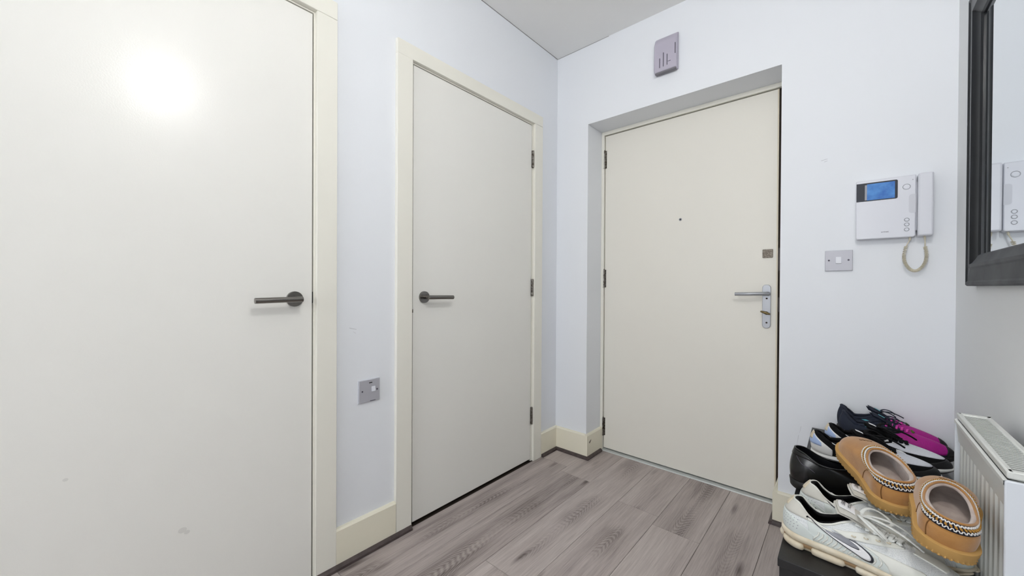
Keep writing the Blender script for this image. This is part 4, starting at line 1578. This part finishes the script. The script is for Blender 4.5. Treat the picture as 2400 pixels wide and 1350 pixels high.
# ------------------------------------------------------------------ black and white sneakers
def sneaker(loc, deg, mirror, label, tilt=(0, 0)):
    e = shoe_root('sneaker', label, loc, deg, 'pair of black and white sneakers', tilt)
    k = Last(0.305, [(0, 0.036), (0.12, 0.037), (0.35, 0.037), (0.65, 0.048), (0.82, 0.047), (1, 0.038)],
             [(0, 0.0), (0.35, -0.003), (1, 0.006)], 0.036, 0.075,
             (0.006, 0.125, 0.0275, 2.4), [(0, 0.095), (0.12, 0.090), (0.35, 0.072), (0.6, 0.075), (1, 0.094)],
             [(0, 0.034), (0.5, 0.028), (0.8, 0.022), (1, 0.024)], 0.016, toe=0.034, slope=0.34, bulge=0.007, mirror=mirror)
    so = P_('midsole', k.sole([(-0.010, 0.0), (-0.001, 0.03), (0.004, 0.3), (0.005, 0.6), (0.004, 0.95), (-0.006, 1.0)]), M['wsole'], e)
    P_('outsole', k.sole([(-0.006, -0.02), (0.0025, 0.0), (0.0045, 0.22), (-0.006, 0.24)]), M['rubber'], so)
    up = P_('upper', k.upper(), M['blackt'], e)
    P_('toe_knit', k.panel(0.335, 0.665, lambda u: 0.26 + 0.24 * abs(2 * u - 1) ** 2, lambda u: 0.78 - 0.02 * abs(2 * u - 1), 0.0018, 50, 12), M['whitek'], up)
    P_('mudguard', k.panel(0.30, 0.70, 0.0, lambda u: 0.25 - 0.19 * abs(2 * u - 1) ** 2, 0.0016, 60, 8), M['rubber'], up)
    P_('heel_panel', k.panel(-0.13, 0.13, 0.0, lambda u: 0.98 - 0.75 * abs(2 * u - 1) ** 1.6, 0.0022, 44, 8), M['wsole'], up)
    P_('heel_accent', k.panel(-0.085, 0.085, 0.30, lambda u: 0.97 - 0.5 * abs(2 * u - 1) ** 1.6, 0.0034, 30, 6), M['blueh'], up)
    P_('heel_tab', k.panel(-0.03, 0.03, 0.55, 1.0, 0.0042, 14, 6), M['lsole'], up)
    for sg in (1, -1):
        sd = (lambda a: a) if sg == 1 else (lambda a: 1 - a)
        def lo(u):
            return float(ip(u, [(0, 0.50), (0.06, 0.32), (0.16, 0.20), (0.3, 0.22), (0.6, 0.46), (1, 0.84)]))
        def hi(u):
            return float(ip(u, [(0, 0.52), (0.06, 0.54), (0.16, 0.42), (0.3, 0.40), (0.6, 0.56), (1, 0.86)]))
        P_('swoosh', k.panel(sd(0.33), sd(0.13), lo, hi, 0.0024, 40, 5), M['swo'], up)
    P_('collar', k.roll(0.0055, q=0.995, off=-0.003), M['blackt'], e)
    P_('lining', k.lining(0.007), M['blackt'], e)
    TP = np.zeros((8, 7, 3))
    for i in range(8):
        u = i / 7
        c = Vector((0.165, 0, 0.090)).lerp(Vector((0.100, 0, 0.122)), u)
        for j in range(7):
            v = -1 + j / 3
            TP[i, j] = (c.x + 0.008 * v * v * u, v * (0.018 + 0.010 * u), c.z - 0.010 * v * v + 0.004 * math.sin(PI * u))
    tb = MB().grid(TP)
    t2 = MB().grid(TP[::-1] - np.array([0.004, 0, 0.004]))
    tb.add(t2.v, t2.f)
    tg = P_('tongue', tb, M['blackt'], e)
    P_('tongue_label', MB().grid(TP[4:7, 2:5] + np.array([0.001, 0, 0.002])), M['swo'], tg)
    lc = MB()
    xs = [0.138, 0.151, 0.164, 0.177, 0.190, 0.203]
    for i, x in enumerate(xs):
        cy = mirror * float(ip(x / k.L, k.ctr))
        w = 0.023 - 0.001 * i
        flat_lace(lc, [k.top(x + 0.003 * t, cy + w * t, 0.0065 - 0.002 * t * t) for t in np.linspace(-1, 1, 11)], 0.0048, 0.0026)
        if i < len(xs) - 1:
            flat_lace(lc, [k.top(x + 0.013 * t, cy + w * (1 - 2 * t), 0.0055) for t in np.linspace(0, 1, 9)], 0.0042, 0.0022)
    la = P_('laces', lc, M['blackt'], e)
    bw = MB()
    c0 = Vector(k.top(0.136, 0, 0.014))
    for p in ([(0, 0, 0), (-.01, -.03, .026), (.02, -.06, .016), (.045, -.046, -.006)], [(.045, -.046, -.006), (.05, -.03, -.014), (.02, -.012, .0), (.002, 0, .001)],
              [(0, 0, 0), (0, .03, .022), (.03, .05, .014), (.052, .036, -.006)], [(.052, .036, -.006), (.055, .022, -.012), (.02, .012, 0), (.002, 0, .001)],
              [(0, 0, .001), (.03, -.012, .016), (.06, -.016, .010), (.088, -.012, -.012)]):
        flat_lace(bw, bez([c0 + Vector(q) for q in p], 14), 0.0055, 0.0026)
    P_('bow', bw, M['blackt'], la)
    for sg in (1, -1):
        for i in range(3):
            x = 0.146 + 0.02 * i
            P_('lace_loop', MB().tube([k.top(x, sg * 0.026, 0.003), k.top(x + 0.010, sg * 0.024, 0.005)], 0.0036, 8), M['swo'], up)
    return e


sneaker((1.337, -0.386, ZC), 8, 1, 'black and white sneaker with pale blue heel beside the black loafer')
sneaker((1.372, -0.266, ZC), 6, -1, 'black and white sneaker with pale blue heel beside the magenta trainers')


# ------------------------------------------------------------------ navy and magenta trainers
def trainer(loc, deg, mirror, label, tilt=(0, 0)):
    e = shoe_root('trainer', label, loc, deg, 'pair of navy and magenta trainers', tilt)
    e.scale = (1, 0.88, 1)
    k = Last(0.290, [(0, 0.036), (0.12, 0.037), (0.35, 0.036), (0.65, 0.046), (0.82, 0.044), (1, 0.036)],
             [(0, 0.0), (0.35, -0.003), (1, 0.006)], 0.036, 0.072,
             (0.008, 0.115, 0.0265, 2.3), [(0, 0.121), (0.12, 0.113), (0.35, 0.088), (0.6, 0.089), (1, 0.106)],
             [(0, 0.044), (0.5, 0.036), (0.8, 0.028), (1, 0.032)], 0.016, toe=0.034, slope=0.36, bulge=0.006, mirror=mirror)
    P_('sole', k.sole([(-0.010, 0.0), (-0.001, 0.03), (0.005, 0.3), (0.006, 0.7), (0.003, 0.97), (-0.006, 1.0)]), M['rubber'], e)
    up = P_('upper', k.upper(), M['navy'], e)
    P_('toe_mesh', k.panel(0.30, 0.70, 0.05, lambda u: 0.80 - 0.12 * abs(2 * u - 1), 0.0014, 60, 12), M['magenta'], up)
    P_('toe_bumper', k.panel(0.415, 0.585, 0.0, lambda u: 0.30 - 0.22 * abs(2 * u - 1) ** 2, 0.0030, 40, 6), M['rubber'], up)
    for sg in (1, -1):
        sd = (lambda a: a) if sg == 1 else (lambda a: 1 - a)
        P_('accent', k.panel(sd(0.245), sd(0.275), 0.74, 0.92, 0.002, 8, 5), M['teal'], up)
        P_('eyestay', k.panel(sd(0.31), sd(0.43), 0.80, 0.93, 0.0024, 24, 5), M['navy'], up)
    P_('collar', k.roll(0.0055, q=0.995, off=-0.003), M['navy'], e)
    P_('lining', k.lining(0.007), M['blackt'], e)
    TP = np.zeros((8, 7, 3))
    for i in range(8):
        u = i / 7
        c = Vector((0.150, 0, 0.100)).lerp(Vector((0.086, 0, 0.136)), u)
        for j in range(7):
            v = -1 + j / 3
            TP[i, j] = (c.x + 0.006 * v * v * u, v * (0.018 + 0.008 * u), c.z - 0.009 * v * v + 0.003 * math.sin(PI * u))
    tb = MB().grid(TP)
    t2 = MB().grid(TP[::-1] - np.array([0.004, 0, 0.004]))
    tb.add(t2.v, t2.f)
    tg = P_('tongue', tb, M['navy'], e)
    P_('tongue_stripe', MB().grid(TP[3:6, 2:5] + np.array([0.001, 0, 0.0016])), M['teal'], tg)
    lc = MB()
    for i, x in enumerate((0.128, 0.141, 0.154, 0.167, 0.180)):
        cy = mirror * float(ip(x / k.L, k.ctr))
        w = 0.020 - 0.001 * i
        flat_lace(lc, [k.top(x + 0.003 * t, cy + w * t, 0.0065 - 0.002 * t * t) for t in np.linspace(-1, 1, 11)], 0.0032, 0.0016)
    la = P_('laces', lc, M['pink'], e)
    bw = MB()
    c0 = Vector(k.top(0.122, 0, 0.012))
    for p in ([(0, 0, 0), (0, -.02, .014), (.03, -.034, .010), (.04, -.026, -.004)], [(0, 0, 0), (.0, .02, .014), (.03, .03, .010), (.04, .022, -.004)], [(0, 0, 0), (.02, -.004, .012), (.04, -.006, .006), (.062, -.010, -.006)]):
        flat_lace(bw, bez([c0 + Vector(q) for q in p], 12), 0.0034, 0.0018)
    P_('bow', bw, M['navy'], la)
    P_('lace_loop', MB().tube([k.top(0.194, -0.004, 0.003), k.top(0.190, 0.0, 0.008), k.top(0.196, 0.005, 0.004)], 0.0028, 8), M['green'], up)
    return e


trainer((1.405, -0.143, ZC), 0, 1, 'navy and magenta trainer beside the black and white sneakers')
trainer((1.398, -0.050, ZC), 0, -1, 'navy and magenta trainer against the baseboard of the entrance wall')
